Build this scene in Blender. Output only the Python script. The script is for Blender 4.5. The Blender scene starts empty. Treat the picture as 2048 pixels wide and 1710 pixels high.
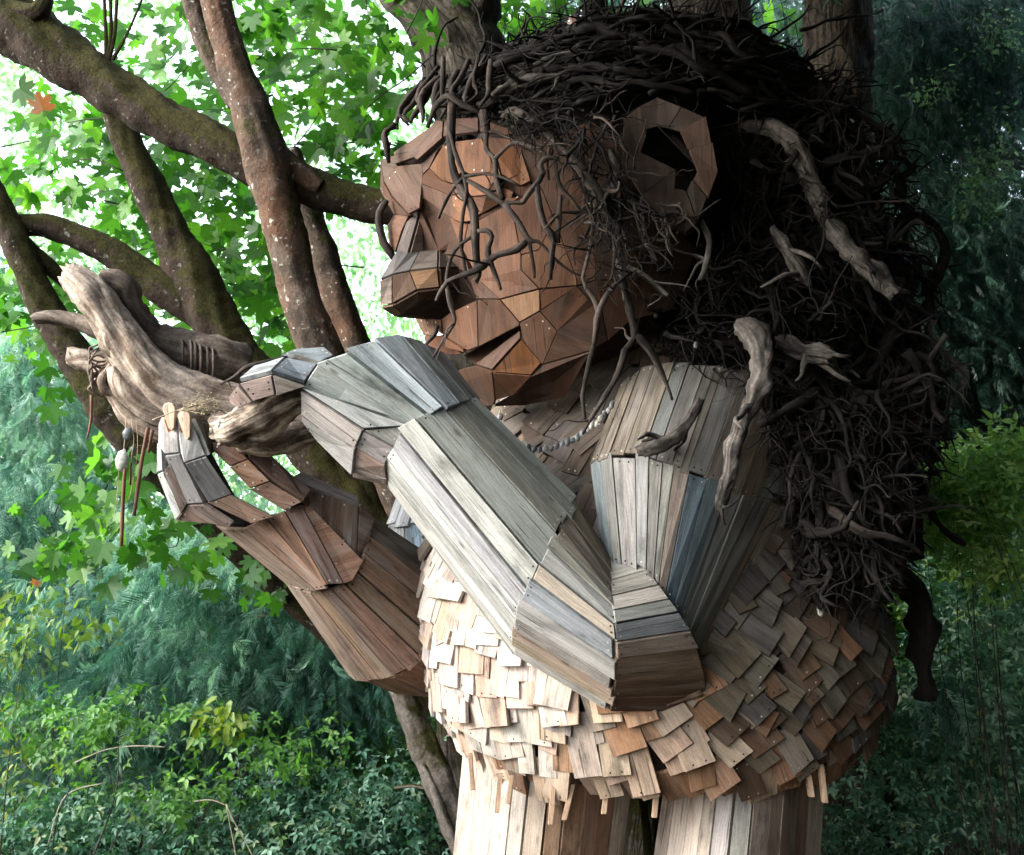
import bpy, math, random
import numpy as np
from mathutils import Vector, Matrix, noise as mnoise

sc = bpy.context.scene
COL = sc.collection
random.seed(7); NR = np.random.default_rng(7)

# ------------------------------------------------------------------ camera
F = 2200.0; PITCH = math.radians(10); CAM = Vector((0, 0, 1.9))
FW = Vector((0, math.cos(PITCH), math.sin(PITCH))); UP = Vector((0, -math.sin(PITCH), math.cos(PITCH))); RT = Vector((1, 0, 0))
def P(x, y, d):
    x, y, d = float(x), float(y), float(d); return CAM + d * (FW + RT * ((x - 1024) / F) + UP * ((855 - y) / F))
def W(d, px=1.0): return px * d / F            # metres spanned by px source pixels at depth d
cd = bpy.data.cameras.new('camera'); cam = bpy.data.objects.new('camera', cd); COL.objects.link(cam)
cam.location = CAM; cam.rotation_euler = (math.radians(90) + PITCH, 0, 0)
cd.lens = 36 * F / 2048; cd.sensor_width = 36; cd.clip_end = 400
cd.dof.use_dof = True; cd.dof.focus_distance = 5.6; cd.dof.aperture_fstop = 3.2
sc.camera = cam
# ------------------------------------------------------------------ light
SUN_EL = math.radians(24); SUN_AZ = math.radians(-108)      # azimuth from +Y, clockwise: behind the camera's left shoulder
w = bpy.data.worlds.new('World'); sc.world = w; w.use_nodes = True
nt = w.node_tree; bg = nt.nodes['Background']
sky = nt.nodes.new('ShaderNodeTexSky'); sky.sky_type = 'NISHITA'; sky.sun_disc = False
sky.sun_elevation = SUN_EL; sky.sun_rotation = SUN_AZ; sky.air_density = 1.0; sky.dust_density = 3.0; sky.ozone_density = 1.0
hs = nt.nodes.new('ShaderNodeHueSaturation'); hs.inputs['Saturation'].default_value = 0.5; nt.links.new(sky.outputs[0], hs.inputs['Color']); nt.links.new(hs.outputs[0], bg.inputs[0])   # overcast: a paler sky; bg.inputs[1].default_value = 0.15
sl = bpy.data.lights.new('sun', 'SUN'); sl.energy = 0.6; sl.angle = math.radians(40); sl.color = (1.0, 0.98, 0.955)
sun = bpy.data.objects.new('sun', sl); COL.objects.link(sun)
sdir = Vector((math.sin(SUN_AZ) * math.cos(SUN_EL), math.cos(SUN_AZ) * math.cos(SUN_EL), math.sin(SUN_EL)))
sun.rotation_euler = sdir.to_track_quat('Z', 'Y').to_euler()
sc.view_settings.view_transform = 'Standard'; sc.view_settings.look = 'None'
sc.view_settings.exposure = 0.58; sc.view_settings.gamma = 1.0
sc.render.engine = 'CYCLES'
sc.cycles.max_bounces = 5; sc.cycles.diffuse_bounces = 3; sc.cycles.transmission_bounces = 3; sc.cycles.glossy_bounces = 1
sc.cycles.transparent_max_bounces = 4

# ------------------------------------------------------------------ node helpers
class NT:
    def __init__(s, name):
        s.m = bpy.data.materials.new(name); s.m.use_nodes = True; s.t = s.m.node_tree; s.t.nodes.clear()
        s.out = s.n('ShaderNodeOutputMaterial')
    def n(s, typ, **kw):
        nd = s.t.nodes.new(typ)
        for k, v in kw.items(): setattr(nd, k, v)
        return nd
    def l(s, a, b): s.t.links.new(a, b)
    def setin(s, nd, i, v):
        if v is None: return
        if hasattr(v, 'is_linked') or hasattr(v, 'links'): s.l(v, nd.inputs[i])
        else: nd.inputs[i].default_value = v
    def math(s, op, a, b=None, c=None, clamp=False):
        nd = s.n('ShaderNodeMath', operation=op, use_clamp=clamp)
        s.setin(nd, 0, a); s.setin(nd, 1, b); s.setin(nd, 2, c); return nd.outputs[0]
    def noise(s, vec, scale, detail=4, rough=0.55, dist=0.0):
        nd = s.n('ShaderNodeTexNoise'); s.l(vec, nd.inputs['Vector'])
        nd.inputs['Scale'].default_value = scale; nd.inputs['Detail'].default_value = detail
        nd.inputs['Roughness'].default_value = rough; nd.inputs['Distortion'].default_value = dist; return nd.outputs[0]
    def ramp(s, fac, stops, interp='LINEAR'):
        nd = s.n('ShaderNodeValToRGB'); nd.color_ramp.interpolation = interp; e = nd.color_ramp.elements
        while len(e) < len(stops): e.new(0.5)
        for el, (p, c) in zip(e, stops):
            el.position = p; el.color = (c, c, c, 1) if isinstance(c, (int, float)) else tuple(c) + (1,)
        s.l(fac, nd.inputs[0]); return nd.outputs[0]
    def mix(s, fac, a, b, blend='MIX'):
        nd = s.n('ShaderNodeMix', data_type='RGBA', blend_type=blend)
        for i, v in ((0, fac), (6, a), (7, b)):
            if hasattr(v, 'links'): s.l(v, nd.inputs[i])
            else: nd.inputs[i].default_value = v if i == 0 else tuple(v) + (1,)
        return nd.outputs[2]
    def comb(s, x, y, z):
        nd = s.n('ShaderNodeCombineXYZ'); s.setin(nd, 0, x); s.setin(nd, 1, y); s.setin(nd, 2, z); return nd.outputs[0]
    def finish(s, color, rough=0.8, bump=None, bstr=0.3, bdist=0.01, spec=0.3):
        p = s.n('ShaderNodeBsdfPrincipled')
        s.l(color, p.inputs['Base Color']) if hasattr(color, 'links') else setattr(p.inputs['Base Color'], 'default_value', tuple(color) + (1,))
        s.setin(p, 'Roughness', rough); p.inputs['Specular IOR Level'].default_value = spec
        if bump is not None:
            b = s.n('ShaderNodeBump'); b.inputs['Strength'].default_value = bstr; b.inputs['Distance'].default_value = bdist
            s.l(bump, b.inputs['Height']); s.l(b.outputs[0], p.inputs['Normal'])
        s.l(p.outputs[0], s.out.inputs[0]); return s.m

def make_wood(name, contrast=1.0, silver=0.25, knots=1.0, attr=False):
    k = NT(name); uv = k.n('ShaderNodeUVMap').outputs[0]
    oi = k.n('ShaderNodeObjectInfo'); rnd = oi.outputs['Random']
    sp = k.n('ShaderNodeSeparateXYZ'); k.l(uv, sp.inputs[0]); u, v = sp.outputs[0], sp.outputs[1]
    ro = k.math('MULTIPLY', rnd, 37.0)
    uu = k.math('ADD', u, ro); vv = k.math('ADD', v, k.math('MULTIPLY', rnd, 11.0))
    warpv = k.noise(k.comb(k.math('MULTIPLY', uu, 2.0), k.math('MULTIPLY', vv, 7.0), ro), 1.0, 2)
    vw = k.math('ADD', vv, k.math('MULTIPLY', warpv, 0.16))
    # cathedral grain: narrow bands across the board, bent along its length
    band = k.math('SINE', k.math('MULTIPLY', vw, 420.0)); band = k.math('MULTIPLY_ADD', band, 0.5, 0.5)
    fine = k.noise(k.comb(k.math('MULTIPLY', uu, 6.0), k.math('MULTIPLY', vv, 190.0), ro), 1.0, 5, 0.65)
    streak = k.noise(k.comb(k.math('MULTIPLY', uu, 1.3), k.math('MULTIPLY', vv, 28.0), ro), 1.0, 4, 0.6)
    stain = k.noise(k.comb(k.math('MULTIPLY', uu, 3.2), k.math('MULTIPLY', vv, 7.0), ro), 1.0, 5, 0.65)
    speck = k.noise(k.comb(k.math('MULTIPLY', uu, 90.0), k.math('MULTIPLY', vv, 140.0), ro), 1.0, 2, 0.6)
    vo = k.n('ShaderNodeTexVoronoi'); k.l(k.comb(k.math('MULTIPLY', uu, 3.2), k.math('MULTIPLY', vv, 8.5), ro), vo.inputs['Vector'])
    vo.inputs['Scale'].default_value = 1.0
    kd = k.ramp(vo.outputs['Distance'], [(0.0, 1.0), (0.07, 0.75), (0.10, 0.15), (0.2, 0.0)])
    base = oi.outputs['Color']
    if attr: an = k.n('ShaderNodeAttribute', attribute_name='board_color'); base = an.outputs['Color']
    g = k.ramp(fine, [(0.25, 1 - 0.42 * contrast), (0.6, 1.0), (0.85, 1.12)])
    g2 = k.ramp(streak, [(0.28, 1 - 0.5 * contrast), (0.5, 0.95), (0.75, 1.15)])
    g3 = k.ramp(stain, [(0.28, 0.3), (0.45, 0.85), (0.7, 1.1)])
    g4 = k.ramp(band, [(0.0, 1 - 0.16 * contrast), (0.5, 1.0), (1.0, 1.03)])
    g5 = k.ramp(speck, [(0.25, 0.8), (0.5, 1.0), (0.8, 1.1)])
    c = base
    for gg in (g, g2, g3, g4, g5): c = k.mix(1.0, c, gg, 'MULTIPLY')
    sm = k.ramp(k.noise(k.comb(k.math('MULTIPLY', uu, 1.7), k.math('MULTIPLY', vv, 14.0), k.math('ADD', ro, 9.0)), 1.0, 4), [(0.5, 0.0), (0.72, silver)])
    c = k.mix(sm, c, (0.42, 0.42, 0.41))
    c = k.mix(k.math('MULTIPLY', kd, 0.75 * knots), c, (0.045, 0.028, 0.02))
    crack = k.ramp(k.noise(k.comb(k.math('MULTIPLY', uu, 2.0), k.math('MULTIPLY', vv, 75.0), k.math('ADD', ro, 3.0)), 1.0, 3, 0.5), [(0.31, 1.0), (0.35, 0.0)])
    c = k.mix(k.math('MULTIPLY', crack, 0.7), c, (0.02, 0.015, 0.012))
    h = k.math('ADD', k.math('MULTIPLY', fine, 0.6), k.math('SUBTRACT', k.math('MULTIPLY', streak, 0.7), crack))
    return k.finish(c, 0.78, h, 0.55, 0.004, 0.25)
M_WOOD = make_wood('weathered_boards'); M_NEW = make_wood('sawn_shingles', 0.75, 0.12, 0.7); M_PLY = make_wood('facet_boards', 0.85, 0.04, 0.5); M_LAYER = make_wood('layered_shingles', 0.75, 0.12, 0.7, True)

def make_root(name, dark, pale, amount):
    k = NT(name); uv = k.n('ShaderNodeUVMap').outputs[0]; sp = k.n('ShaderNodeSeparateXYZ'); k.l(uv, sp.inputs[0])
    tc = k.n('ShaderNodeTexCoord').outputs['Object']; rnd = k.n('ShaderNodeObjectInfo').outputs['Random']
    lon = k.noise(k.comb(k.math('MULTIPLY', sp.outputs[0], 3.0), k.math('MULTIPLY', sp.outputs[1], 26.0), k.math('MULTIPLY', rnd, 20.0)), 1.0, 6, 0.7, 0.3)
    big = k.noise(tc, 5.0, 4, 0.6)
    f = k.ramp(k.math('ADD', k.math('MULTIPLY', lon, 0.55), k.math('MULTIPLY', big, 0.45)), [(0.42, 0.0), (0.62, amount)])
    c = k.mix(f, dark, pale); sp2 = k.ramp(k.noise(tc, 60, 4, 0.7), [(0.3, 0.5), (0.7, 1.25)]); c = k.mix(1.0, c, sp2, 'MULTIPLY')
    return k.finish(c, 0.85, k.math('ADD', lon, big), 0.9, 0.008, 0.2)
M_HAIR = make_root('dark_root', (0.002, 0.0018, 0.0017), (0.034, 0.031, 0.029), 0.5)
M_PALE = make_root('grey_root', (0.010, 0.009, 0.0085), (0.18, 0.165, 0.155), 0.9)
M_TWIG = make_root('brown_twig', (0.006, 0.005, 0.0045), (0.13, 0.105, 0.092), 0.6)
M_DRIFT = make_root('driftwood', (0.13, 0.095, 0.072), (0.50, 0.43, 0.37), 1.0)
M_DRIFTD = make_root('driftwood_dark', (0.05, 0.04, 0.033), (0.2, 0.165, 0.14), 0.8)

def make_bark(name, col, col2, moss, ridge=False, lichen=0.5, orange=0.0):
    k = NT(name); tc = k.n('ShaderNodeTexCoord').outputs['Object']; uv = k.n('ShaderNodeUVMap').outputs[0]
    sp = k.n('ShaderNodeSeparateXYZ'); k.l(uv, sp.inputs[0])
    n1 = k.noise(tc, 7, 6, 0.65); n2 = k.noise(tc, 45, 5, 0.7)
    c = k.mix(k.ramp(n1, [(0.3, 0.0), (0.7, 1.0)]), col, col2)
    c = k.mix(1.0, c, k.ramp(n2, [(0.3, 0.55), (0.7, 1.3)]), 'MULTIPLY'); h = k.math('ADD', n1, n2)
    if ridge:
        r = k.noise(k.comb(k.math('MULTIPLY', sp.outputs[0], 4.0), k.math('MULTIPLY', sp.outputs[1], 42.0), 0.0), 1.0, 5, 0.65, 0.6)
        c = k.mix(1.0, c, k.ramp(r, [(0.35, 0.18), (0.55, 1.0), (0.8, 1.35)]), 'MULTIPLY'); h = k.math('MULTIPLY', r, 3.0)
    if orange:
        c = k.mix(k.ramp(k.noise(tc, 2.2, 4, 0.6), [(0.45, 0.0), (0.62, orange)]), c, (0.20, 0.08, 0.033))
    li = k.math('MULTIPLY', k.ramp(k.noise(tc, 26, 3, 0.5), [(0.63, 0.0), (0.66, 1.0)]), k.ramp(k.noise(tc, 5.0, 5, 0.75), [(0.42, 0.0), (0.6, lichen)]))
    c = k.mix(li, c, (0.42, 0.44, 0.40))
    if moss:
        geo = k.n('ShaderNodeNewGeometry'); sn = k.n('ShaderNodeSeparateXYZ'); k.l(geo.outputs['Normal'], sn.inputs[0])
        mf = k.math('ADD', k.math('MULTIPLY', sn.outputs[2], 0.35), k.noise(tc, 3.0, 5, 0.7))
        mf = k.ramp(mf, [(0.62 - 0.3 * moss, 0.0), (0.75 - 0.3 * moss, 1.0)])
        mcol = k.mix(k.ramp(k.noise(tc, 55, 5, 0.85), [(.35, 0.0), (.7, 1.0)]), (0.008, 0.008, 0.004), (0.07, 0.068, 0.014))
        c = k.mix(mf, c, mcol); h = k.math('ADD', h, k.math('MULTIPLY', mf, k.noise(tc, 110, 4, 0.8)))
    return k.finish(c, 0.9, h, 0.9, 0.02, 0.15)
M_BARK_RED = make_bark('maple_bark_reddish', (0.04, 0.032, 0.027), (0.115, 0.09, 0.074), 0.4, False, 0.95, 0.3)
M_BARK_MOSS = make_bark('maple_bark_mossy', (0.014, 0.011, 0.009), (0.05, 0.036, 0.028), 0.85, False, 0.45)
M_BARK_RIDGE = make_bark('ridged_bark', (0.055, 0.047, 0.04), (0.13, 0.115, 0.10), 0.3, True, 0.1)
M_BARK_GREY = make_bark('grey_bark', (0.07, 0.062, 0.054), (0.16, 0.145, 0.13), 0.2, False, 0.3)

def make_leaf(name, stops, trans=0.5, tcol=(1.0, 1.25, 0.5), by_obj=False, gloss=0.12):
    k = NT(name)
    if by_obj: r = k.n('ShaderNodeObjectInfo').outputs['Random']
    else:
        sp = k.n('ShaderNodeSeparateXYZ'); k.l(k.n('ShaderNodeUVMap').outputs[0], sp.inputs[0]); r = sp.outputs[0]
    c = k.ramp(r, stops)
    tc = k.n('ShaderNodeTexCoord').outputs['Object']
    c = k.mix(1.0, c, k.ramp(k.noise(tc, 9 if not by_obj else 14, 3, 0.6), [(0.3, 0.75), (0.7, 1.2)]), 'MULTIPLY')
    d = k.n('ShaderNodeBsdfDiffuse'); k.l(c, d.inputs[0])
    t = k.n('ShaderNodeBsdfTranslucent'); k.l(k.mix(1.0, c, tcol, 'MULTIPLY'), t.inputs[0])
    g = k.n('ShaderNodeBsdfGlossy'); g.inputs['Roughness'].default_value = 0.42; g.inputs[0].default_value = (0.8, 0.9, 0.9, 1)
    m1 = k.n('ShaderNodeMixShader'); m1.inputs[0].default_value = trans; k.l(d.outputs[0], m1.inputs[1]); k.l(t.outputs[0], m1.inputs[2])
    m2 = k.n('ShaderNodeMixShader'); m2.inputs[0].default_value = gloss; k.l(m1.outputs[0], m2.inputs[1]); k.l(g.outputs[0], m2.inputs[2])
    k.l(m2.outputs[0], k.out.inputs[0]); return k.m
M_MAPLE = make_leaf('maple_leaf', [(0.0, (0.03, 0.10, 0.018)), (0.6, (0.065, 0.185, 0.032)), (1.0, (0.14, 0.30, 0.055))], 0.6, (1.1, 1.4, 0.5), True, 0.02)
M_MAPLES = make_leaf('maple_foliage', [(0.0, (0.03, 0.10, 0.018)), (0.6, (0.065, 0.185, 0.032)), (1.0, (0.14, 0.30, 0.055))], 0.6, (1.1, 1.4, 0.5), False, 0.02)
M_CEDAR = make_leaf('cedar_frond', [(0.0, (0.02, 0.065, 0.055)), (0.5, (0.08, 0.21, 0.16)), (1.0, (0.40, 0.62, 0.50))], 0.45, (0.9, 1.1, 0.8), False, 0.035)
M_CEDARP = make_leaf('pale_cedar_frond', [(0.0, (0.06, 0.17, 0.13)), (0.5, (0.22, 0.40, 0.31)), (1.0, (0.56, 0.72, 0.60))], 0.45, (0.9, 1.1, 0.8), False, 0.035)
M_CEDARD = make_leaf('shaded_cedar_frond', [(0.0, (0.010, 0.03, 0.024)), (0.7, (0.035, 0.09, 0.068)), (1.0, (0.10, 0.22, 0.16))], 0.35, (0.9, 1.1, 0.8), False, 0.03)  # cedar greens darkened, so the deep shade sits in the colour
M_BRUSH = make_leaf('understory_leaf', [(0.0, (0.02, 0.065, 0.045)), (0.5, (0.07, 0.19, 0.12)), (0.85, (0.22, 0.38, 0.27)), (1.0, (0.42, 0.46, 0.22))], 0.4, (1.0, 1.3, 0.5), False, 0.035)
M_YELLOW = make_leaf('yellow_green_leaf', [(0.0, (0.13, 0.22, 0.03)), (0.7, (0.28, 0.36, 0.05)), (1.0, (0.5, 0.48, 0.08))], 0.45, (1.1, 1.2, 0.4), False, 0.03)
M_YGREEN = make_leaf('yellowing_leaf', [(0.0, (0.07, 0.16, 0.035)), (0.7, (0.17, 0.27, 0.05)), (1.0, (0.38, 0.40, 0.08))], 0.45, (1.1, 1.2, 0.4), False, 0.03)
M_SUNNY = make_leaf('light_green_leaf', [(0.0, (0.10, 0.24, 0.07)), (0.6, (0.26, 0.48, 0.14)), (1.0, (0.55, 0.66, 0.25))], 0.45, (1.1, 1.3, 0.5), False, 0.05)  # greens raised to read as lit where the scene is dim
M_GREEN = make_leaf('fresh_green_leaf', [(0.0, (0.05, 0.14, 0.03)), (0.7, (0.11, 0.28, 0.05)), (1.0, (0.25, 0.42, 0.1))], 0.45, (1.1, 1.3, 0.5), False, 0.03)
M_FAR = make_leaf('distant_leaf', [(0.0, (0.11, 0.25, 0.11)), (0.6, (0.26, 0.44, 0.24)), (1.0, (0.5, 0.64, 0.45))], 0.55, (1.2, 1.4, 0.9), False, 0.03)  # pale tints replace the bright haze over far foliage
M_DRY = make_leaf('dry_leaf', [(0.0, (0.25, 0.09, 0.04)), (1.0, (0.4, 0.18, 0.07))], 0.4, (1.1, 0.9, 0.6), True)
def plain(name, c, r=0.7, sc_=25, lo=0.7, hi=1.15, spec=0.3):
    k = NT(name); tc = k.n('ShaderNodeTexCoord').outputs['Object']; n = k.noise(tc, sc_, 4, 0.65)
    return k.finish(k.mix(1.0, c, k.ramp(n, [(0.3, lo), (0.7, hi)]), 'MULTIPLY'), r, n, 0.4, 0.004, spec)
M_CORE = plain('dark_inside', (0.012, 0.010, 0.009), 1.0)
M_NAIL = plain('screw_head', (0.34, 0.32, 0.30), 0.45)
M_HOLE = plain('screw_hole', (0.01, 0.008, 0.006), 0.9)
M_SHELL = plain('seashell', (0.33, 0.335, 0.31), 0.4, 60, 0.4, 1.1)
M_SHELLB = plain('mussel_shell', (0.11, 0.12, 0.13), 0.35, 60, 0.4, 1.3)
M_STRING = plain('string', (0.35, 0.3, 0.22), 0.9)
M_STRAP = plain('bast_strap', (0.13, 0.10, 0.085), 0.8, 60, 0.5, 1.5)
M_STICK = plain('hanging_stick', (0.12, 0.055, 0.035), 0.7)
M_HEADS = plain('dried_flower', (0.42, 0.37, 0.25), 0.9)
M_CANE = plain('dry_cane', (0.36, 0.31, 0.24), 0.8)
M_SOIL = plain('forest_soil', (0.035, 0.028, 0.02), 1.0, 5, 0.5, 1.4, 0.05)
M_LOG = make_root('log_bark', (0.05, 0.036, 0.028), (0.5, 0.43, 0.36), 0.95)

# ------------------------------------------------------------------ object helpers
def tag(o, label=None, cat=None, group=None, kind=None):
    for a, b in (('label', label), ('category', cat), ('group', group), ('kind', kind)):
        if b: o[a] = b
    return o
def thing(name, loc, label, cat, group=None):
    o = bpy.data.objects.new(name, None); COL.objects.link(o); o.location = loc; o.empty_display_size = 0.1
    return tag(o, label, cat, group)
def place(o, parent):
    COL.objects.link(o)
    if parent is not None:
        o.parent = parent
        q = parent; base = Vector(q.location)
        while q.parent: q = q.parent; base += q.location
        o.location = Vector(o.location) - base
    return o
def obj(name, V, Fc, mats, parent=None, uv=None, mi=None, color=None, kind=None, smooth=False):
    me = bpy.data.meshes.new(name); me.from_pydata([tuple(v) for v in V], [], Fc)
    for m in (mats if isinstance(mats, (list, tuple)) else [mats]): me.materials.append(m)
    if uv is not None:
        ul = me.uv_layers.new(name='UVMap'); idx = np.empty(len(me.loops), dtype=np.int32); me.loops.foreach_get('vertex_index', idx)
        ul.data.foreach_set('uv', np.asarray(uv, dtype=np.float32)[idx].ravel())
    if mi is not None: me.polygons.foreach_set('material_index', mi)
    if smooth: me.polygons.foreach_set('use_smooth', [True] * len(me.polygons))
    me.update()
    o = bpy.data.objects.new(name, me)
    if color is not None: o.color = tuple(color) + (1,)
    place(o, parent)
    if kind: o['kind'] = kind
    return o
def batch(name, T, M, L, tint, mat, parent=None, kind='stuff'):
    V, Fc = T; V = np.asarray(V, float); Fc = np.asarray(Fc, np.int64); n = len(L); nv = len(V)
    VV = np.einsum('nij,vj->nvi', M, V) + L[:, None, :]
    FF = (Fc[None] + (np.arange(n) * nv)[:, None, None]).reshape(-1, 3)
    me = bpy.data.meshes.new(name); me.vertices.add(n * nv); me.vertices.foreach_set('co', VV.astype(np.float32).ravel())
    me.loops.add(len(FF) * 3); me.loops.foreach_set('vertex_index', FF.astype(np.int32).ravel())
    me.polygons.add(len(FF)); me.polygons.foreach_set('loop_start', np.arange(len(FF), dtype=np.int32) * 3)
    ul = me.uv_layers.new(name='UVMap'); t = np.repeat(np.clip(tint, 0, 1), len(Fc) * 3)
    ul.data.foreach_set('uv', np.stack([t, t], 1).astype(np.float32).ravel())
    me.materials.append(mat); me.update(calc_edges=True)
    o = bpy.data.objects.new(name, me); place(o, parent)
    if kind: o['kind'] = kind
    return o
def rots(n, fwd, spread, upv=(0, 0, 1), roll=0.6):
    """n frames whose Y axis points along fwd (+- spread) and whose Z leans to upv"""
    f = np.tile(np.asarray(fwd, float), (n, 1)) if np.ndim(fwd) == 1 else np.asarray(fwd, float)
    y = f + NR.normal(0, spread, (n, 3)); y /= np.linalg.norm(y, axis=1)[:, None]
    u = np.asarray(upv, float) + NR.normal(0, roll, (n, 3)); x = np.cross(y, u); x /= np.linalg.norm(x, axis=1)[:, None] + 1e-9
    z = np.cross(x, y); return np.stack([x, y, z], 2)

def smooth_path(pts, n):
    """Catmull-Rom through (x,y,z,r) rows"""
    A = np.asarray(pts, float); A = np.vstack([2 * A[0] - A[1], A, 2 * A[-1] - A[-2]]); out = []
    m = len(A) - 3; ts = np.linspace(0, m - 1e-6, n)
    for t in ts:
        i = int(t); f = t - i; p0, p1, p2, p3 = A[i:i + 4]
        out.append(0.5 * (2 * p1 + (p2 - p0) * f + (2 * p0 - 5 * p1 + 4 * p2 - p3) * f * f + (3 * p1 - p0 - 3 * p2 + p3) * f ** 3))
    return np.array(out)
def tube(pts, n=None, sides=7, knob=0.12, freq=9.0, seed=0, ridge=0.0, ragged=0.0):
    A = smooth_path(pts, n or max(4, len(pts) * 4)); A[:, 3] = np.maximum(A[:, 3], 0.0008)
    V = []; UV = []; Fc = []; up = Vector((0.3, 0.2, 0.93)); L = 0.0
    m = len(A); prevx = None
    for i in range(m):
        p = Vector(A[i, :3]); t = Vector(A[min(i + 1, m - 1), :3]) - Vector(A[max(i - 1, 0), :3])
        if t.length < 1e-9: t = Vector((0, 0, 1))
        t.normalize()
        x = (prevx - t * prevx.dot(t)) if prevx is not None else t.cross(up if abs(t.dot(up)) < .95 else Vector((1, 0, 0)))
        x.normalize(); prevx = x; y = t.cross(x)
        if i: L += (p - Vector(A[i - 1, :3])).length
        for s in range(sides):
            a = 2 * math.pi * s / sides; dr = x * math.cos(a) + y * math.sin(a)
            q = p + dr * A[i, 3]
            k = 1 + knob * (mnoise.noise(q * freq + Vector((seed, 0, 0))) * 2.0 + 0.7 * mnoise.noise(q * freq * 3.1 + Vector((0, seed, 0))))
            if ridge:
                aa = a + L * 2.2 * math.sin(seed + 1); k += ridge * (mnoise.noise(Vector((math.cos(aa) * 2.2, math.sin(aa) * 2.2, L * 1.6 + seed))) + .6 * mnoise.noise(Vector((math.cos(aa) * 6, math.sin(aa) * 6, L * 3 + seed))))
            q2 = p + dr * A[i, 3] * k
            if ragged and (i == m - 1 or i == 0): q2 += t * (1 if i else -1) * random.uniform(-1, 1) * ragged * A[i, 3]
            V.append(q2); UV.append((L, s / sides * min(1.0, A[i, 3] * 12)))
    for i in range(m - 1):
        for s in range(sides):
            s2 = (s + 1) % sides; Fc.append((i * sides + s, i * sides + s2, (i + 1) * sides + s2, (i + 1) * sides + s))
    Fc.append(tuple(range(sides))[::-1]); Fc.append(tuple((m - 1) * sides + s for s in range(sides)))
    return V, Fc, UV
def join(parts):
    V = []; Fc = []; UV = []
    for v, f, u in parts:
        b = len(V); V += v; UV += u; Fc += [tuple(i + b for i in q) for q in f]
    return V, Fc, UV
def tube_obj(name, parts, mat, parent=None, kind=None, smooth=True):
    V, Fc, UV = join(parts); return obj(name, V, Fc, mat, parent, UV, kind=kind, smooth=smooth)
def pp(*rows):  # rows of (px, py, depth, radius_px) -> world x,y,z,r
    return [tuple(P(x, y, d)) + (W(d, r),) for x, y, d, r in rows]

def panel(name, pts, centre, parent, color, mat=None, thick=0.02, grain=None, lift=0.0, gap=0.0015, nails=0, edge=0.0035):
    """a flat-ish board: polygon outline in world space, thickness outward from `centre`"""
    pts = [Vector(p) for p in pts]; n = len(pts); c = sum(pts, Vector()) / n
    nr = Vector()
    for i in range(n):
        a, b = pts[i] - c, pts[(i + 1) % n] - c; nr += a.cross(b)
    if nr.length < 1e-9: return None
    nr.normalize()
    if nr.dot(c - centre) < 0: nr = -nr; pts.reverse()
    g = (Vector(grain) if grain is not None else pts[1] - pts[0]); g = g - nr * g.dot(nr); g.normalize(); h = nr.cross(g)
    def inset(q, k, off):
        v = q - c; L = v.length; return c + v * max(0.2, 1 - k / max(L, 1e-6)) + nr * off
    if mat is None and color is not None: color = tuple(c_ * .86 for c_ in color)
    if mat is None and color is not None and color[0] < color[2] * 1.3: color = (color[0] * .93, color[1] * 1.0, color[2] * 1.05)
    V = [inset(q, gap + edge, lift + thick) for q in pts] + [inset(q, gap, lift + thick - edge) for q in pts] + [inset(q, gap, lift) for q in pts]
    Fc = [tuple(range(n))]; mi = [0]
    for r in (0, 1):
        for i in range(n):
            j = (i + 1) % n; Fc.append((r * n + i, (r + 1) * n + i, (r + 1) * n + j, r * n + j)); mi.append(0)
    Fc.append(tuple(2 * n + i for i in range(n))[::-1]); mi.append(0)
    if nails:
        e = [(pts[i], pts[(i + 1) % n]) for i in range(n)]
        e.sort(key=lambda ab: abs((ab[1] - ab[0]).normalized().dot(g)))
        for a, b in e[:2]:
            for t in ((0.28, 0.75) if (a - b).length > 0.06 else (0.5,)):
                if random.random() > 0.85: continue
                q = a.lerp(b, t + random.uniform(-.06, .06)); q = q + (c - q) * min(0.4, 0.022 / max((c - q).length, .01)) + nr * (lift + thick + 0.0012)
                b0 = len(V); rr = 0.0052
                V += [q + (g * math.cos(k * math.pi / 3) + h * math.sin(k * math.pi / 3)) * rr for k in range(6)]
                Fc.append(tuple(range(b0, b0 + 6))); mi.append(1 if random.random() < .6 else 2)
    UV = [((v - c).dot(g), (v - c).dot(h)) for v in V]
    return obj(name, V, Fc, [mat or M_WOOD, M_NAIL, M_HOLE], parent, UV, mi, color)
def shade(c, v=0.12, hue=0.022):
    k = 1 + random.uniform(-v, v); return tuple(min(0.85, max(0.004, x * k * (1 + random.uniform(-hue, hue)))) for x in c)

# ring: visible outline in pixels from one silhouette edge to the other, bulging towards the camera; closed behind
def resample(poly, n):
    A = np.asarray(poly, float); s = np.r_[0, np.cumsum(np.linalg.norm(np.diff(A, axis=0), axis=1))]; s /= s[-1]
    t = np.linspace(0, 1, n) if np.isscalar(n) else np.asarray(n)
    return np.stack([np.interp(t, s, A[:, k]) for k in range(A.shape[1])], 1)
class Ring:
    def __init__(s, poly, d0, d1, r, par=None):
        s.poly = poly; s.d0 = d0; s.d1 = d1; s.r = r; s.par = par
    def front(s, t):
        if s.par: t = np.interp(t, np.linspace(0, 1, len(s.par)), s.par)
        x, y = resample(s.poly, [t])[0]; return P(x, y, s.d0 + (s.d1 - s.d0) * t - s.r * math.sin(math.pi * t))
    def back(s, t):
        x = s.poly[0][0] * (1 - t) + s.poly[-1][0] * t; y = s.poly[0][1] * (1 - t) + s.poly[-1][1] * t
        return P(x, y, s.d0 + (s.d1 - s.d0) * t + s.r * math.sin(math.pi * t))
    def centre(s): return (s.back(0.5) + s.front(0.5)) / 2
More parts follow.
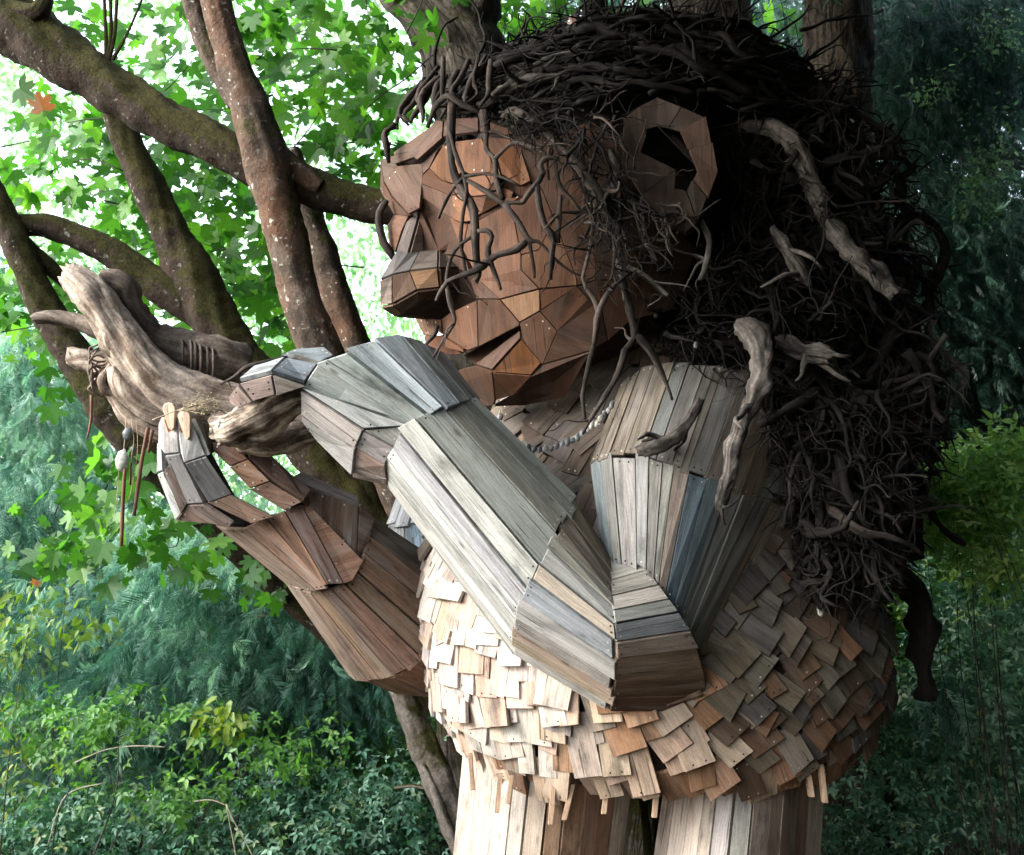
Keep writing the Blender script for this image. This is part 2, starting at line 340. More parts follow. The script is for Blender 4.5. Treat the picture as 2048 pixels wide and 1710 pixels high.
def loft(part, A, B, breaks, colors, back_color=(0.25, 0.24, 0.23), nails=1, thick=0.022, jit=0.006, ext=0.03, mat=None, core=True, nback=4, lift=0.0):
    ca, cb = A.centre(), B.centre(); cc = (ca + cb) / 2
    ax = (cb - ca).normalized()
    for k in range(len(breaks) - 1):
        t0, t1 = breaks[k], breaks[k + 1]
        a0, a1, b1, b0 = A.front(t0), A.front(t1), B.front(t1), B.front(t0)
        ea, eb = random.uniform(-ext * .3, ext), random.uniform(-ext * .3, ext)
        da = (a0 - b0).normalized(); q = [a0 + da * ea, a1 + (a1 - b1).normalized() * ea, b1 - (a1 - b1).normalized() * eb, b0 - da * eb]
        col = colors[k % len(colors)]
        panel('plank', q, cc, part, shade(col, .14), mat, thick + random.uniform(0, jit), (b0 + b1 - a0 - a1), lift + random.uniform(0, jit * .5), 0.0012, nails)
    for k in range(nback):
        t0, t1 = k / nback, (k + 1) / nback
        panel('plank', [A.back(t0), A.back(t1), B.back(t1), B.back(t0)], cc, part, shade(back_color), mat, thick, cb - ca, 0, 0.001, 0)
    if core:
        N = 14; V = []
        for R_, c in ((A, ca), (B, cb)):
            loop = [R_.front(i / (N / 2)) for i in range(N // 2)] + [R_.back(1 - i / (N / 2)) for i in range(N // 2)]
            V += [c + (p - c) * 0.97 for p in loop]
        Fc = [(i, (i + 1) % N, N + (i + 1) % N, N + i) for i in range(N)] + [tuple(range(N)), tuple(range(N, 2 * N))]
        obj('backing', V, Fc, M_CORE, part)
def brk(n, irregular=0.35):
    w_ = np.array([1 + random.uniform(-irregular, irregular) for _ in range(n)]); return [0.0] + list(np.cumsum(w_) / w_.sum())

# ==================================================================== SETTING
def ground_z(x, y):
    z = 0.0
    if y > 11: z += (y - 11) * 0.10
    if x < -3: z += (-3 - x) * 0.03
    return z + 0.12 * mnoise.noise(Vector((x * .5, y * .5, 0)))
N = 110; V = []; Fc = []
for j in range(N):
    for i in range(N):
        sx = (i / (N - 1) * 2 - 1); sy = j / (N - 1)
        x = 60 * sx * abs(sx) ** 0.7; y = -30 + 150 * sy ** 1.3; V.append((x, y, ground_z(x, y)))
for j in range(N - 1):
    for i in range(N - 1): a = j * N + i; Fc.append((a, a + 1, a + N + 1, a + N))
obj('ground', V, Fc, M_SOIL, None, kind='structure', smooth=True)

# ==================================================================== SCULPTURE
BASE = Vector(P(1250, 1700, 6.2)); BASE.z = 0
TROLL = thing('wooden_giant', BASE, 'giant wooden figure of planks and shingles with tangled roots for hair', 'sculpture')
GREY = [(0.36, .35, .335), (.43, .41, .385), (.30, .31, .31), (.40, .375, .345), (.25, .265, .275), (.47, .45, .42), (.33, .315, .29)]
def part_root(name, label=None):
    # a part that carries boards as sub-parts: its own small mesh is set by the caller
    return None

def ellipsoid(c, rx, ry, rz, nu=28, nv=16):
    V = []; Fc = []
    for j in range(nv + 1):
        th = math.pi * j / nv
        for i in range(nu):
            ph = 2 * math.pi * i / nu; V.append(c + Vector((rx * math.sin(th) * math.cos(ph), ry * math.sin(th) * math.sin(ph), rz * math.cos(th))))
    for j in range(nv):
        for i in range(nu): a = j * nu + i; b = j * nu + (i + 1) % nu; Fc.append((a, b, b + nu, a + nu))
    return V, Fc

# ---- torso and skirt: stacked horizontal rings (left px, right px at silhouette row py, depth radius)
PROF = [(640, 1150, 1560, .45), (700, 1090, 1600, .55), (820, 1010, 1660, .62), (950, 950, 1690, .70), (1050, 885, 1690, .80), (1150, 858, 1715, .90),
        (1250, 856, 1745, .98), (1350, 872, 1750, 1.0), (1430, 905, 1730, .96), (1490, 940, 1680, .90), (1525, 1000, 1620, .76), (1545, 1100, 1540, .5)]
DB = 6.3
prof = []
for py, l, r, ry in PROF:
    a, b = P(l, py, DB), P(r, py, DB); c = (a + b) / 2; prof.append((c.z, c.x, c.y, (b - a).length / 2, ry))
prof = np.array(prof)[::-1]          # rising z
def body(z, th):
    z_ = min(max(z, prof[0, 0]), prof[-1, 0]); cx, cy, rx, ry = [np.interp(z_, prof[:, 0], prof[:, k]) for k in (1, 2, 3, 4)]
    return Vector((cx + rx * math.cos(th), cy - ry * math.sin(th), z_))
def body_frame(z, th):
    p = body(z, th); e = 0.01
    dt = (body(z, th + e) - body(z, th - e)).normalized()
    zz0, zz1 = max(z - .03, prof[0, 0]), min(z + .03, prof[-1, 0])
    dz = (body(zz1, th) - body(zz0, th)).normalized(); n = dt.cross(dz).normalized()
    cx = np.interp(p.z, prof[:, 0], prof[:, 1]); cy = np.interp(p.z, prof[:, 0], prof[:, 2])
    if n.dot(p - Vector((cx, cy, p.z))) < 0: n = -n
    return p, n, dz
V = []; Fc = []; NU = 40; zs = np.linspace(prof[0, 0], prof[-1, 0], 22)
for z in zs:
    for i in range(NU):
        p, n, _ = body_frame(z, 2 * math.pi * i / NU); V.append(p - n * 0.035)
for j in range(len(zs) - 1):
    for i in range(NU): a = j * NU + i; b = j * NU + (i + 1) % NU; Fc.append((a, b, b + NU, a + NU))
Fc += [tuple(range(NU)), tuple(range((len(zs) - 1) * NU, len(zs) * NU))]
TORSO = obj('torso', V, Fc, plain('shadowed_lining', (0.05, 0.035, 0.027), 1.0), TROLL)

def proj(p):
    v = p - CAM; d = v.dot(FW); return 1024 + F * v.dot(RT) / d, 855 - F * v.dot(UP) / d, d
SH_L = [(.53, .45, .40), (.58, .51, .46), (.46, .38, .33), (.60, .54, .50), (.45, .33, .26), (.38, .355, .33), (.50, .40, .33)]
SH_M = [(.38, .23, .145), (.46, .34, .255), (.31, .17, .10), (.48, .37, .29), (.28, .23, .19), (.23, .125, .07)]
SH_R = [(.13, .075, .046), (.09, .058, .04), (.12, .097, .068), (.07, .052, .041), (.105, .094, .073), (.15, .078, .044), (.075, .068, .063)]  # weathered browns, cut darker to carry shade on the right side
SH_C = [(.12, .09, .07), (.15, .11, .085), (.12, .105, .095), (.085, .062, .046), (.14, .12, .105)]  # chest tones lowered, with shade in the colour
rest = []; nsh = 0
def shingle(z, th, wid, hei, rot, tilt, thick, col, parent, force=None, lift=0.0):
    p, n, up = body_frame(z, th); side = up.cross(n).normalized()
    dn = (-up * math.cos(rot) + side * math.sin(rot)).normalized(); sd = n.cross(dn).normalized()
    dn2 = (dn + n * tilt).normalized(); nn = sd.cross(dn2).normalized()
    if nn.dot(n) < 0: nn = -nn
    o = p + n * (0.004 + lift); sk = random.uniform(-.09, .09) * wid
    q = [o - sd * wid / 2, o + sd * wid / 2, o + sd * (wid / 2 + random.uniform(-.006, .006)) + dn2 * (hei + sk), o - sd * wid / 2 + dn2 * (hei - sk)]
    return panel('shingle', q, o - n * 0.5, parent, col, M_NEW, thick, dn2, 0, 0.001, 1 if parent is not None and random.random() < .6 else 0, 0.0025)
def zpx(py): return P(1024, py, DB).z
row = 0; items = []
for py in np.arange(1568, 640, -29):
    row += 1; z = zpx(py)
    cx, cy, rx, ry = [np.interp(z, prof[:, 0], prof[:, k]) for k in (1, 2, 3, 4)]
    per = 2 * math.pi * math.sqrt((rx * rx + ry * ry) / 2); step = 0.14
    n_ = max(6, int(per / step)); off = random.random()
    for i in range(n_):
        th = 2 * math.pi * (i + off + random.uniform(-.22, .22)) / n_
        zz = z + random.uniform(-.035, .035)
        x, y, d = proj(body(zz, th)); vis = math.sin(th) > -0.12
        items.append((zz, th, x, y, d, vis))
cands = []
for zz, th, x, y, d, vis in items:
    hid = (not vis) or y > 1900
    # upper back on the right and the parts behind the near arm are out of sight
    if y < 1120 and x > 1235 and y > 780: hid = True
    if 1120 <= y < 1330 and 1235 < x < 1430: hid = True
    if y < 1080 and x > 1450: hid = True
    if y < 1200 and x < 1180 and y > 1010 and x > 990: hid = True
    cands.append((hid, zz, th, x, y))
vis_ = [c for c in cands if not c[0]]
print('visible shingles', len(vis_))
keep = set(id(c) for c in (vis_ if len(vis_) <= 300 else sorted(vis_, key=lambda c: -c[4] if not (c[4] < 930 and c[3] < 1240) else -2000)[:290]))
hidden_objs = []
for c in cands:
    hid, zz, th, x, y = c
    t = min(1, max(0, (x - 1120) / 260)); rot = math.radians(-9 + random.gauss(0, 7)) * (1 - t) + math.radians(38 + random.gauss(0, 9)) * t
    if y < 1000: rot = math.radians(random.gauss(-22, 14)) if x < 1250 else math.radians(random.gauss(10, 8))
    if y < 1000: pal = SH_C
    elif y < 1085 and x < 1200: pal = SH_C + SH_L[:2]
    else:
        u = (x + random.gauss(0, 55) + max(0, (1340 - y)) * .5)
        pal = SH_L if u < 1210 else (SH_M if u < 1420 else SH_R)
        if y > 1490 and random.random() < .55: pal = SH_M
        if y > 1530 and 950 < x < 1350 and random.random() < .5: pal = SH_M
    if y < 1230 and x > 1420: pal = [tuple(c_ * .5 for c_ in q) for q in SH_R]  # palette darkened again as shade at the upper right
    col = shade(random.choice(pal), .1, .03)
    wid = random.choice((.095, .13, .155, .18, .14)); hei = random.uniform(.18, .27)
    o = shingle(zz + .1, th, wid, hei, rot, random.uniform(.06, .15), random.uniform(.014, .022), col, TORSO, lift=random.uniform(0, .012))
    if o is None: continue
    if id(c) not in keep: hidden_objs.append(o)
# merge the ones past the limit / out of sight into one part, each keeping its own board colour
V = []; Fc = []; UV = []; CC = []
for o in hidden_objs:
    b = len(V); me = o.data; V += [v.co.copy() for v in me.vertices]; uvd = [None] * len(me.vertices)
    for lp, uvv in zip(me.loops, me.uv_layers[0].data): uvd[lp.vertex_index] = tuple(uvv.uv)
    off = (random.uniform(0, 9), random.uniform(0, 9)); UV += [(u_[0] + off[0], u_[1] + off[1]) for u_ in uvd]; Fc += [tuple(i + b for i in p.vertices) for p in me.polygons]
    CC += [tuple(o.color)] * len(me.vertices); bpy.data.objects.remove(o)
if V:
    lay = obj('shingle_layer', V, Fc, M_LAYER, TORSO, UV, kind='stuff')
    ca_ = lay.data.color_attributes.new('board_color', 'FLOAT_COLOR', 'POINT'); ca_.data.foreach_set('color', np.array(CC, dtype=np.float32).ravel())

# edge-on slats hanging below the skirt hem
for (x, y, ln, a) in [(940, 1545, 60, -.1), (1001, 1585, 70, .1), (1023, 1590, 30, .2), (1107, 1600, 85, .08), (1145, 1605, 60, .3), (1213, 1608, 34, .2), (1420, 1530, 64, .02),
                      (1463, 1535, 50, -.15), (1525, 1545, 50, .25), (1610, 1565, 50, -.2), (1638, 1565, 70, -.12), (1313, 1600, 60, .1), (1362, 1548, 20, 0)]:
    d = 5.62 if x < 1330 else 5.66
    p = P(x, y - 40, d); q = P(x - a * ln, y + ln * .55, d - .03); s = Vector((.012, 0, 0)); b = Vector((0, .07, 0))
    panel('hem_slat', [p - s, p + s, q + s, q - s], p + b * 8, TROLL, shade((.52, .36, .25)), M_NEW, .05, q - p)

# ---- legs
PINK = [(.66, .56, .48), (.58, .46, .37), (.70, .62, .55), (.48, .4, .34), (.5, .33, .24), (.38, .24, .16), (.45, .27, .17), (.3, .18, .12)]
def leg(topL, topR, botL, botR, y0, y1, d, r, cols, n, sag):
    A = Ring([(topL + (topR - topL) * t, y0 + sag * math.sin(math.pi * t)) for t in np.linspace(0, 1, 9)], d, d, r)
    kx = lambda t: (botL + (botR - botL) * t)
    pts = []
    sc_ = (2340 - y0) / (y1 - y0)
    for t in np.linspace(0, 1, 9):
        x0 = topL + (topR - topL) * t; pts.append((x0 + (kx(t) - x0) * (1 + (sc_ - 1) * .3), 2080 + sag * 2.2 * math.sin(math.pi * t)))
    B = Ring(pts, d - .05, d - .05, r * 1.15)
    V_, Fc_ = [], []
    part = obj('leg', [A.centre() + Vector((dx, dy, 0)) for dx in (-.1, .1) for dy in (-.1, .1)] + [B.centre() + Vector((dx, dy, 0)) for dx in (-.1, .1) for dy in (-.1, .1)],
               [(0, 1, 3, 2), (4, 6, 7, 5), (0, 4, 5, 1), (2, 3, 7, 6), (0, 2, 6, 4), (1, 5, 7, 3)], M_CORE, TROLL)
    loft(part, A, B, brk(n, .3), cols, (.4, .32, .25), 0, .022, .012, .0, M_NEW)
leg(938, 1265, 908, 1222, 1490, 1710, 6.15, .42, [(.47, .40, .335), (.50, .43, .37), (.44, .385, .335), (.36, .33, .295), (.43, .35, .29), (.46, .29, .19), (.42, .26, .17), (.34, .21, .14), (.24, .15, .1)], 10, 30)
leg(1355, 1645, 1305, 1625, 1470, 1710, 6.05, .42, [(.46, .38, .32), (.52, .46, .41), (.55, .48, .43), (.52, .45, .40), (.42, .39, .39), (.3, .3, .28), (.27, .22, .19), (.24, .18, .14), (.2, .15, .11), (.22, .14, .1)], 11, 25)

# ---- arms
def small_core(name, A, B, label=None):
    a, b = A.centre(), B.centre(); ax = (b - a).normalized(); k_ = .012 if name in ('finger', 'ear', 'nose') else .05; x = ax.cross(Vector((0, 1, .2))).normalized() * k_; y = ax.cross(x).normalized() * k_
    if name in ('finger', 'hand'): a = a.lerp(b, .3) + Vector((0, .05, 0)); b = b + Vector((0, .05, 0))
    V = [q + s * x + t * y for q in (a, b) for s, t in ((-1, -1), (1, -1), (1, 1), (-1, 1))]
    return obj(name, V, [(0, 1, 2, 3), (7, 6, 5, 4), (0, 4, 5, 1), (1, 5, 6, 2), (2, 6, 7, 3), (3, 7, 4, 0)], M_CORE, TROLL)
# near arm: shoulder -> elbow -> wrist
S0 = Ring([(1250, 775), (1290, 742), (1360, 735), (1450, 738), (1540, 750), (1620, 775), (1690, 815)], 5.55, 5.9, .30)
S1 = Ring([(1188, 935), (1215, 914), (1290, 916), (1350, 938), (1430, 966), (1515, 992), (1610, 1010)], 5.45, 5.7, .34)
S2 = Ring([(1213, 1118), (1262, 1126), (1304, 1150), (1322, 1185), (1347, 1220), (1374, 1262), (1393, 1300), (1412, 1345)], 5.2, 5.45, .26)
UA = small_core('upper_arm', S0, S2)
DK = [(.20, .165, .12), (.22, .175, .12), (.18, .15, .10), (.27, .27, .24), (.16, .13, .09), (.2, .17, .12)]
loft(UA, S0, S1, [0, .05, .10, .16, .24, .30, .37, .41, .44, .52, .60, .68, .77, .86, .93, 1], [(.17, .145, .115), (.2, .175, .145), (.16, .135, .11), (.18, .155, .13), (.17, .17, .165), (.16, .145, .135), (.11, .10, .09),
     (.16, .14, .12), (.17, .155, .14), (.16, .14, .12), (.14, .115, .08), (.16, .125, .085), (.24, .24, .21), (.15, .12, .075), (.12, .095, .065)], lift=.004)  # shadow on the shoulder is built into these plank tones
loft(UA, S1, S2, [0, .055, .11, .21, .27, .33, .38, .45, .53, .60, .63, .70, .76, .83, .86, .93, 1], [tuple(c_ * .8 for c_ in q_) for q_ in [(.26, .29, .30), (.3, .28, .26), (.35, .315, .29), (.33, .32, .3), (.31, .28, .255), (.33, .31, .28), (.33, .29, .25),
     (.17, .22, .25), (.19, .225, .24), (.2, .2, .2), (.42, .4, .37), (.26, .24, .215), (.25, .23, .2), (.32, .25, .18), (.42, .39, .3), (.32, .3, .22)]])  # lower section scaled down for shade as well
# elbow, outer fan (seam to arc)
S3 = Ring([(1214, 1120), (1216, 1160), (1219, 1200), (1224, 1240), (1228, 1290), (1228, 1345), (1218, 1412)], 5.2, 5.18, .36)
S2b = Ring([(1240, 1119), (1271, 1133), (1300, 1152), (1319, 1183), (1343, 1215), (1372, 1255), (1390, 1290), (1403, 1338), (1410, 1370), (1398, 1412)], 5.22, 5.42, .33)
EL = small_core('elbow', S3, S2b)
loft(EL, S3, S2b, [0, .17, .27, .36, .44, .55, .65, .80, .91, 1], [(.44, .41, .35), (.33, .3, .26), (.42, .38, .33), (.27, .26, .24), (.28, .29, .28), (.35, .29, .24), (.28, .2, .14), (.2, .125, .085), (.15, .085, .055)], ext=.004, nback=3)
S4 = Ring([(1141, 1008), (1118, 1058), (1102, 1082), (1078, 1128), (1062, 1165), (1046, 1205), (1040, 1245), (1032, 1300)], 5.22, 5.24, .30)
loft(EL, S4, S3, [0, .10, .19, .26, .33, .43, .53, .66, .78, .85, .90, .95, 1], [(.2, .175, .13), (.23, .2, .16), (.24, .21, .17), (.31, .29, .24), (.33, .33, .30), (.38, .34, .28), (.27, .28, .3), (.46, .42, .39), (.48, .42, .38), (.46, .37, .3), (.5, .4, .31), (.5, .46, .42)], nback=3)
# forearm
S5 = Ring([(946, 800), (910, 806), (870, 826), (840, 842), (806, 858), (792, 890), (776, 915), (776, 960)], 5.3, 5.36, .22)
S4b = Ring([(1150, 1000), (1140, 1012), (1120, 1050), (1102, 1084), (1078, 1128), (1062, 1165), (1046, 1205), (1038, 1245), (1030, 1300)], 5.24, 5.26, .31)
FA = small_core('forearm', S5, S4b)
loft(FA, S5, S4b, [0, .06, .12, .18, .25, .45, .60, .72, .80, .88, .93, .97, 1], [(.27, .27, .24), (.24, .24, .21), (.31, .30, .26), (.26, .25, .21), (.29, .295, .27), (.44, .42, .39), (.36, .35, .345), (.55, .53, .5), (.42, .405, .385), (.58, .55, .51), (.46, .43, .39), (.44, .41, .38)])
# back of the near hand: fan of boards
K0 = Ring([(880, 712), (862, 700), (800, 682), (745, 690), (690, 706), (640, 722), (612, 745), (604, 774)], 5.42, 5.28, .16)
S5b = Ring([(948, 800), (935, 800), (915, 804), (890, 812), (862, 831), (836, 846), (816, 853), (806, 860)], 5.34, 5.3, .20)
HN = small_core('hand', K0, S5b)
loft(HN, K0, S5b, [0, .14, .27, .42, .60, .80, 1], [(.24, .245, .23), (.33, .35, .35), (.27, .31, .35), (.36, .41, .43), (.37, .405, .39), (.36, .38, .36)], thick=.024)
cen = P(700, 830, 5.6)
def hp(poly, d, col, parent=HN, c=None, g=None, thick=.022, mat=None, nails=1, lift=0):
    """poly rows: (px,py) or (px,py,depth offset)"""
    pts = [P(q[0], q[1], d + (q[2] if len(q) > 2 else 0)) for q in poly]
    return panel('board', pts, c or P(poly[0][0], poly[0][1], d + .5), parent, shade(col, .06, .02), mat, thick, None if g is None else (P(g[1][0], g[1][1], d) - P(g[0][0], g[0][1], d)), lift, .0012, nails)
hp([(606, 777, 0), (818, 852, -.08), (729, 858, -.06)], 5.24, (.33, .335, .32), g=((606, 777), (729, 858)))
hp([(605, 778, .02), (729, 859, -.04), (714, 893, 0), (607, 836, .05)], 5.24, (.46, .39, .36), g=((606, 777), (729, 858)))
hp([(607, 836, .05), (714, 893, 0), (708, 946, .08), (637, 876, .1)], 5.24, (.47, .43, .41), g=((607, 835), (714, 892)))
hp([(732, 860, -.06), (818, 852, -.08), (791, 892, -.06)], 5.26, (.35, .34, .3), g=((733, 860), (789, 892)))
hp([(730, 860, -.05), (791, 894, -.06), (773, 926, -.03), (716, 893, 0)], 5.26, (.32, .28, .26), g=((729, 858), (789, 892)))
hp([(716, 893, 0), (773, 926, -.03), (777, 952, .03), (708, 930, .06)], 5.26, (.26, .19, .16), g=((716, 893), (773, 926)))
hp([(708, 930, .06), (777, 952, .03), (778, 965, .08), (708, 948, .1)], 5.26, (.3, .25, .22), g=((716, 893), (773, 926)))
# palm-side filler so the hand is closed behind
obj('backing', [P(x, y, d) for x, y, d in ((612, 784, 5.3), (810, 862, 5.26), (770, 955, 5.36), (700, 940, 5.42), (640, 870, 5.42), (610, 832, 5.36), (640, 740, 5.5), (900, 780, 5.5), (760, 940, 5.6))],
    [(0, 1, 2, 3, 4, 5), (0, 6, 7, 1), (1, 7, 8, 2), (5, 4, 8, 6, 0), (4, 3, 2, 8), (6, 8, 7)], M_CORE, HN)
# curled near finger
FN = small_core('finger', Ring([(490, 780), (500, 800)], 5.3, 5.3, .03), Ring([(600, 750), (610, 770)], 5.3, 5.3, .03))
hp([(482, 764, .02), (511, 739, .10), (572, 721, .12), (545, 748, 0)], 5.2, (.40, .42, .42), FN, P(540, 800, 5.35), ((482, 763), (545, 748)))
hp([(545, 748, 0), (572, 722, .12), (634, 733, .12), (608, 768, .03)], 5.2, (.27, .31, .34), FN, P(560, 800, 5.35), ((545, 748), (608, 765)))
hp([(482, 766, .02), (545, 749, 0), (552, 788, .02), (509, 801, .03)], 5.2, (.38, .30, .265), FN, P(540, 760, 5.5), ((482, 767), (545, 748)))
hp([(546, 749, 0), (608, 770, .03), (588, 777, .05), (553, 788, .02)], 5.2, (.42, .35, .31), FN, P(540, 760, 5.5), ((545, 748), (607, 770)))
hp([(463, 791, .08), (482, 767, .02), (509, 801, .03), (484, 814, .07), (465, 804, .09)], 5.2, (.33, .25, .22), FN, P(520, 790, 5.5), ((482, 767), (509, 800)))
obj('backing', [P(*q) for q in ((470, 792, 5.3), (486, 770, 5.24), (545, 752, 5.23), (604, 770, 5.26), (585, 776, 5.4), (510, 798, 5.3), (572, 726, 5.34), (632, 736, 5.34), (620, 780, 5.5), (480, 800, 5.45))],
    [(0, 1, 2, 3, 4, 5), (1, 6, 2), (2, 6, 7, 3), (3, 7, 8, 4), (4, 8, 9, 5), (0, 9, 6, 1), (6, 9, 8, 7)], M_CORE, FN)
F2 = small_core('finger', Ring([(580, 715), (590, 730)], 5.48, 5.48, .03), Ring([(650, 710), (660, 725)], 5.42, 5.42, .03))
hp([(562, 716, .0), (590, 704, .05), (650, 700, .05), (668, 716, 0), (634, 733, -.02)], 5.40, (.30, .34, .36), F2, P(610, 760, 5.7), ((562, 716), (650, 700)))
hp([(566, 722, .03), (590, 708, -.03), (655, 728, -.05), (634, 736, 0)], 5.38, (.10, .085, .075), F2, P(610, 760, 5.7))

# far arm (seen from below, browner)
BR = [(.27, .155, .10), (.23, .13, .082), (.3, .17, .105), (.2, .115, .075), (.25, .15, .1)]
R1 = Ring([(577, 1160), (600, 1171), (625, 1178), (656, 1176), (690, 1165), (712, 1140), (724, 1115), (742, 1038)], 6.13, 6.10, .19)
R2 = Ring([(700, 1340), (717, 1352), (752, 1355), (787, 1348), (813, 1335), (840, 1312), (868, 1262), (880, 1130)], 6.42, 6.38, .26)
R3 = Ring([(790, 1378), (830, 1391), (885, 1384), (930, 1350), (960, 1290), (980, 1180)], 6.6, 6.6, .2)
FF_ = small_core('forearm', R1, R2)
loft(FF_, R1, R2, [0, .06, .13, .2, .28, .36, .46, .58, .72, .86, 1], [(.38, .29, .24), (.34, .25, .20), (.30, .21, .16), (.37, .25, .17), (.24, .15, .12), (.31, .195, .145), (.21, .15, .11), (.24, .155, .11), (.22, .14, .1), (.09, .075, .065)], (.15, .1, .08))
loft(FF_, R2, R3, [0, .25, .45, .65, 1], BR, (.15, .1, .08), core=True)
HF = small_core('hand', Ring([(570, 1050), (600, 1000)], 5.95, 5.95, .02), R1)
cf = P(640, 1040, 6.4)
for poly, col in [
    ([(436, 1046, .06), (458, 1054, 0), (627, 1178, .02), (577, 1162, .08)], (.36, .27, .22)),
    ([(458, 1053, 0), (493, 1054, -.03), (636, 1178, -.02), (622, 1178, .02)], (.33, .235, .18)),
    ([(493, 1053, -.03), (533, 1033, -.06), (657, 1175, -.05), (636, 1178, -.02)], (.36, .23, .165)),
    ([(536, 1034, -.06), (570, 1021, -.06), (656, 1168, -.06), (649, 1170, -.05)], (.31, .18, .125)),
    ([(570, 1019, -.075), (603, 1009, -.07), (687, 1167, -.06), (655, 1168, -.075)], (.16, .105, .09)),
    ([(603, 1011, -.06), (618, 1013, -.04), (725, 1123, 0), (703, 1162, -.03), (687, 1167, -.06)], (.32, .185, .13)),
    ([(606, 1006, -.04), (620, 980, 0), (716, 1014, .06), (711, 1110, .02)], (.12, .075, .055)),
    ([(577, 962, 0), (601, 950, .1), (711, 999, .15), (716, 1014, .06), (620, 980, 0)], (.20, .17, .16)),
    ([(716, 1010, .06), (745, 1036, .10), (724, 1118, .06), (711, 1110, .02)], (.11, .08, .065)),
    ([(578, 955, -.02), (618, 975, -.02), (620, 1010, -.04), (606, 1005, -.06), (540, 960, -.02)], (.13, .085, .065))]:
    hp(poly, 5.92, col, HF, cf, (poly[0], poly[-1]) if len(poly) > 3 and poly[0][0] < 600 else None)
obj('backing', [P(*q) for q in ((445, 1046, 6.05), (500, 1050, 5.95), (570, 1024, 5.93), (618, 985, 5.97), (714, 1018, 6.03), (716, 1115, 6.0), (690, 1160, 5.94), (630, 1172, 5.95), (580, 1158, 6.06), (640, 1060, 6.25))],
    [(0, 1, 2, 7, 8), (2, 6, 7), (2, 3, 5, 6), (3, 4, 5), (0, 8, 9), (8, 7, 6, 9), (6, 5, 9), (5, 4, 9), (4, 3, 9), (3, 2, 1, 0, 9)], M_CORE, HF)
# outer finger (pale, with two nails) and the brown finger
FO = small_core('finger', Ring([(360, 880), (370, 900)], 5.85, 5.85, .01), Ring([(400, 1000), (420, 1010)], 5.9, 5.9, .01))
co = P(420, 960, 6.3)
for poly, col in [
    ([(323, 849, .06), (329, 834, .02), (354, 838, -.02), (361, 865, -.03), (364, 905, -.03), (335, 908, 0), (323, 888, .05)], (.58, .52, .49)),
    ([(356, 842, -.02), (382, 838, -.02), (395, 867, -.02), (412, 911, -.02), (370, 926, -.05), (363, 905, -.03)], (.64, .6, .57)),
    ([(382, 838, .0), (397, 846, .05), (414, 911, .06), (412, 912, -.02), (395, 867, -.01)], (.56, .5, .46)),
    ([(322, 886, .08), (330, 890, .05), (332, 940, .05), (321, 945, .10)], (.56, .54, .53)),
    ([(321, 945, .10), (332, 940, .05), (370, 1022, .05), (357, 1037, .10)], (.62, .6, .58)),
    ([(333, 940, .05), (345, 922, .0), (380, 1005, .0), (367, 1024, .05)], (.12, .085, .075)),
    ([(335, 909, 0), (363, 905, -.04), (411, 1002, -.05), (380, 1005, 0)], (.28, .25, .245)),
    ([(370, 926, -.06), (412, 912, -.03), (463, 987, -.04), (417, 1003, -.07)], (.27, .25, .24)),
    ([(364, 1026, .06), (380, 1006, .02), (440, 1044, .02), (357, 1037, .10)], (.27, .19, .155)),
    ([(382, 1006, .0), (411, 1004, -.04), (468, 1041, -.03), (464, 1050, .0), (432, 1044, .03)], (.26, .2, .175)),
    ([(417, 1004, -.06), (464, 989, -.04), (549, 1033, -.06), (505, 1047, -.04)], (.24, .155, .115)),
    ([(397, 846, .06), (426, 846, .12), (426, 904, .12), (414, 911, .06)], (.17, .12, .085))]:  # last board paints the finger's shadowed right side in brown
    hp([(q[0], q[1], (q[2] if len(q) > 2 else 0) - (.12 if q[1] < 960 else .05)) for q in poly], 5.86, col, FO, co, (poly[1], poly[-2]) if len(poly) > 3 else None)
obj('backing', [P(*q) for q in ((328, 850, 5.95), (356, 845, 5.88), (392, 850, 5.9), (408, 908, 5.9), (458, 985, 5.86), (545, 1034, 5.86), (505, 1042, 5.88), (440, 1042, 5.92), (366, 1030, 5.96), (328, 945, 5.98), (420, 900, 6.05), (480, 1010, 6.1))],
    [(0, 1, 2, 3, 9), (3, 4, 8, 9), (4, 5, 6, 7, 8), (2, 10, 3), (3, 10, 11, 4), (4, 11, 5), (0, 9, 10, 2), (9, 8, 11, 10), (8, 7, 6, 11), (6, 5, 11)], M_CORE, FO)
FB = small_core('finger', Ring([(460, 900), (470, 910)], 5.8, 5.8, .01), Ring([(560, 1000), (570, 1005)], 5.84, 5.84, .01))
cb_ = P(540, 930, 6.2)
for poly, col in [
    ([(426, 873, .02), (434, 864, .04), (455, 858, .05), (482, 874, .04), (492, 897, .02), (473, 892, -.02), (432, 888, -.01)], (.17, .105, .08)),
    ([(427, 884, .0), (473, 892, -.03), (498, 918, -.03), (461, 933, -.03), (431, 903, -.01)], (.23, .125, .085)),
    ([(461, 934, -.03), (498, 919, -.03), (541, 962, -.04), (502, 977, -.04)], (.29, .17, .105)),
    ([(502, 978, -.04), (541, 963, -.04), (606, 1003, -.05), (571, 1020, -.04)], (.27, .165, .115)),
    ([(484, 872, .04), (541, 917, .06), (580, 953, .06), (541, 962, -.03), (498, 918, -.02)], (.12, .075, .055)),
    ([(541, 917, .06), (580, 953, .06), (620, 985, .02), (606, 1003, -.04), (541, 962, -.03)], (.11, .07, .055))]:
    hp(poly, 5.82, col, FB, cb_, (poly[0], poly[2]))
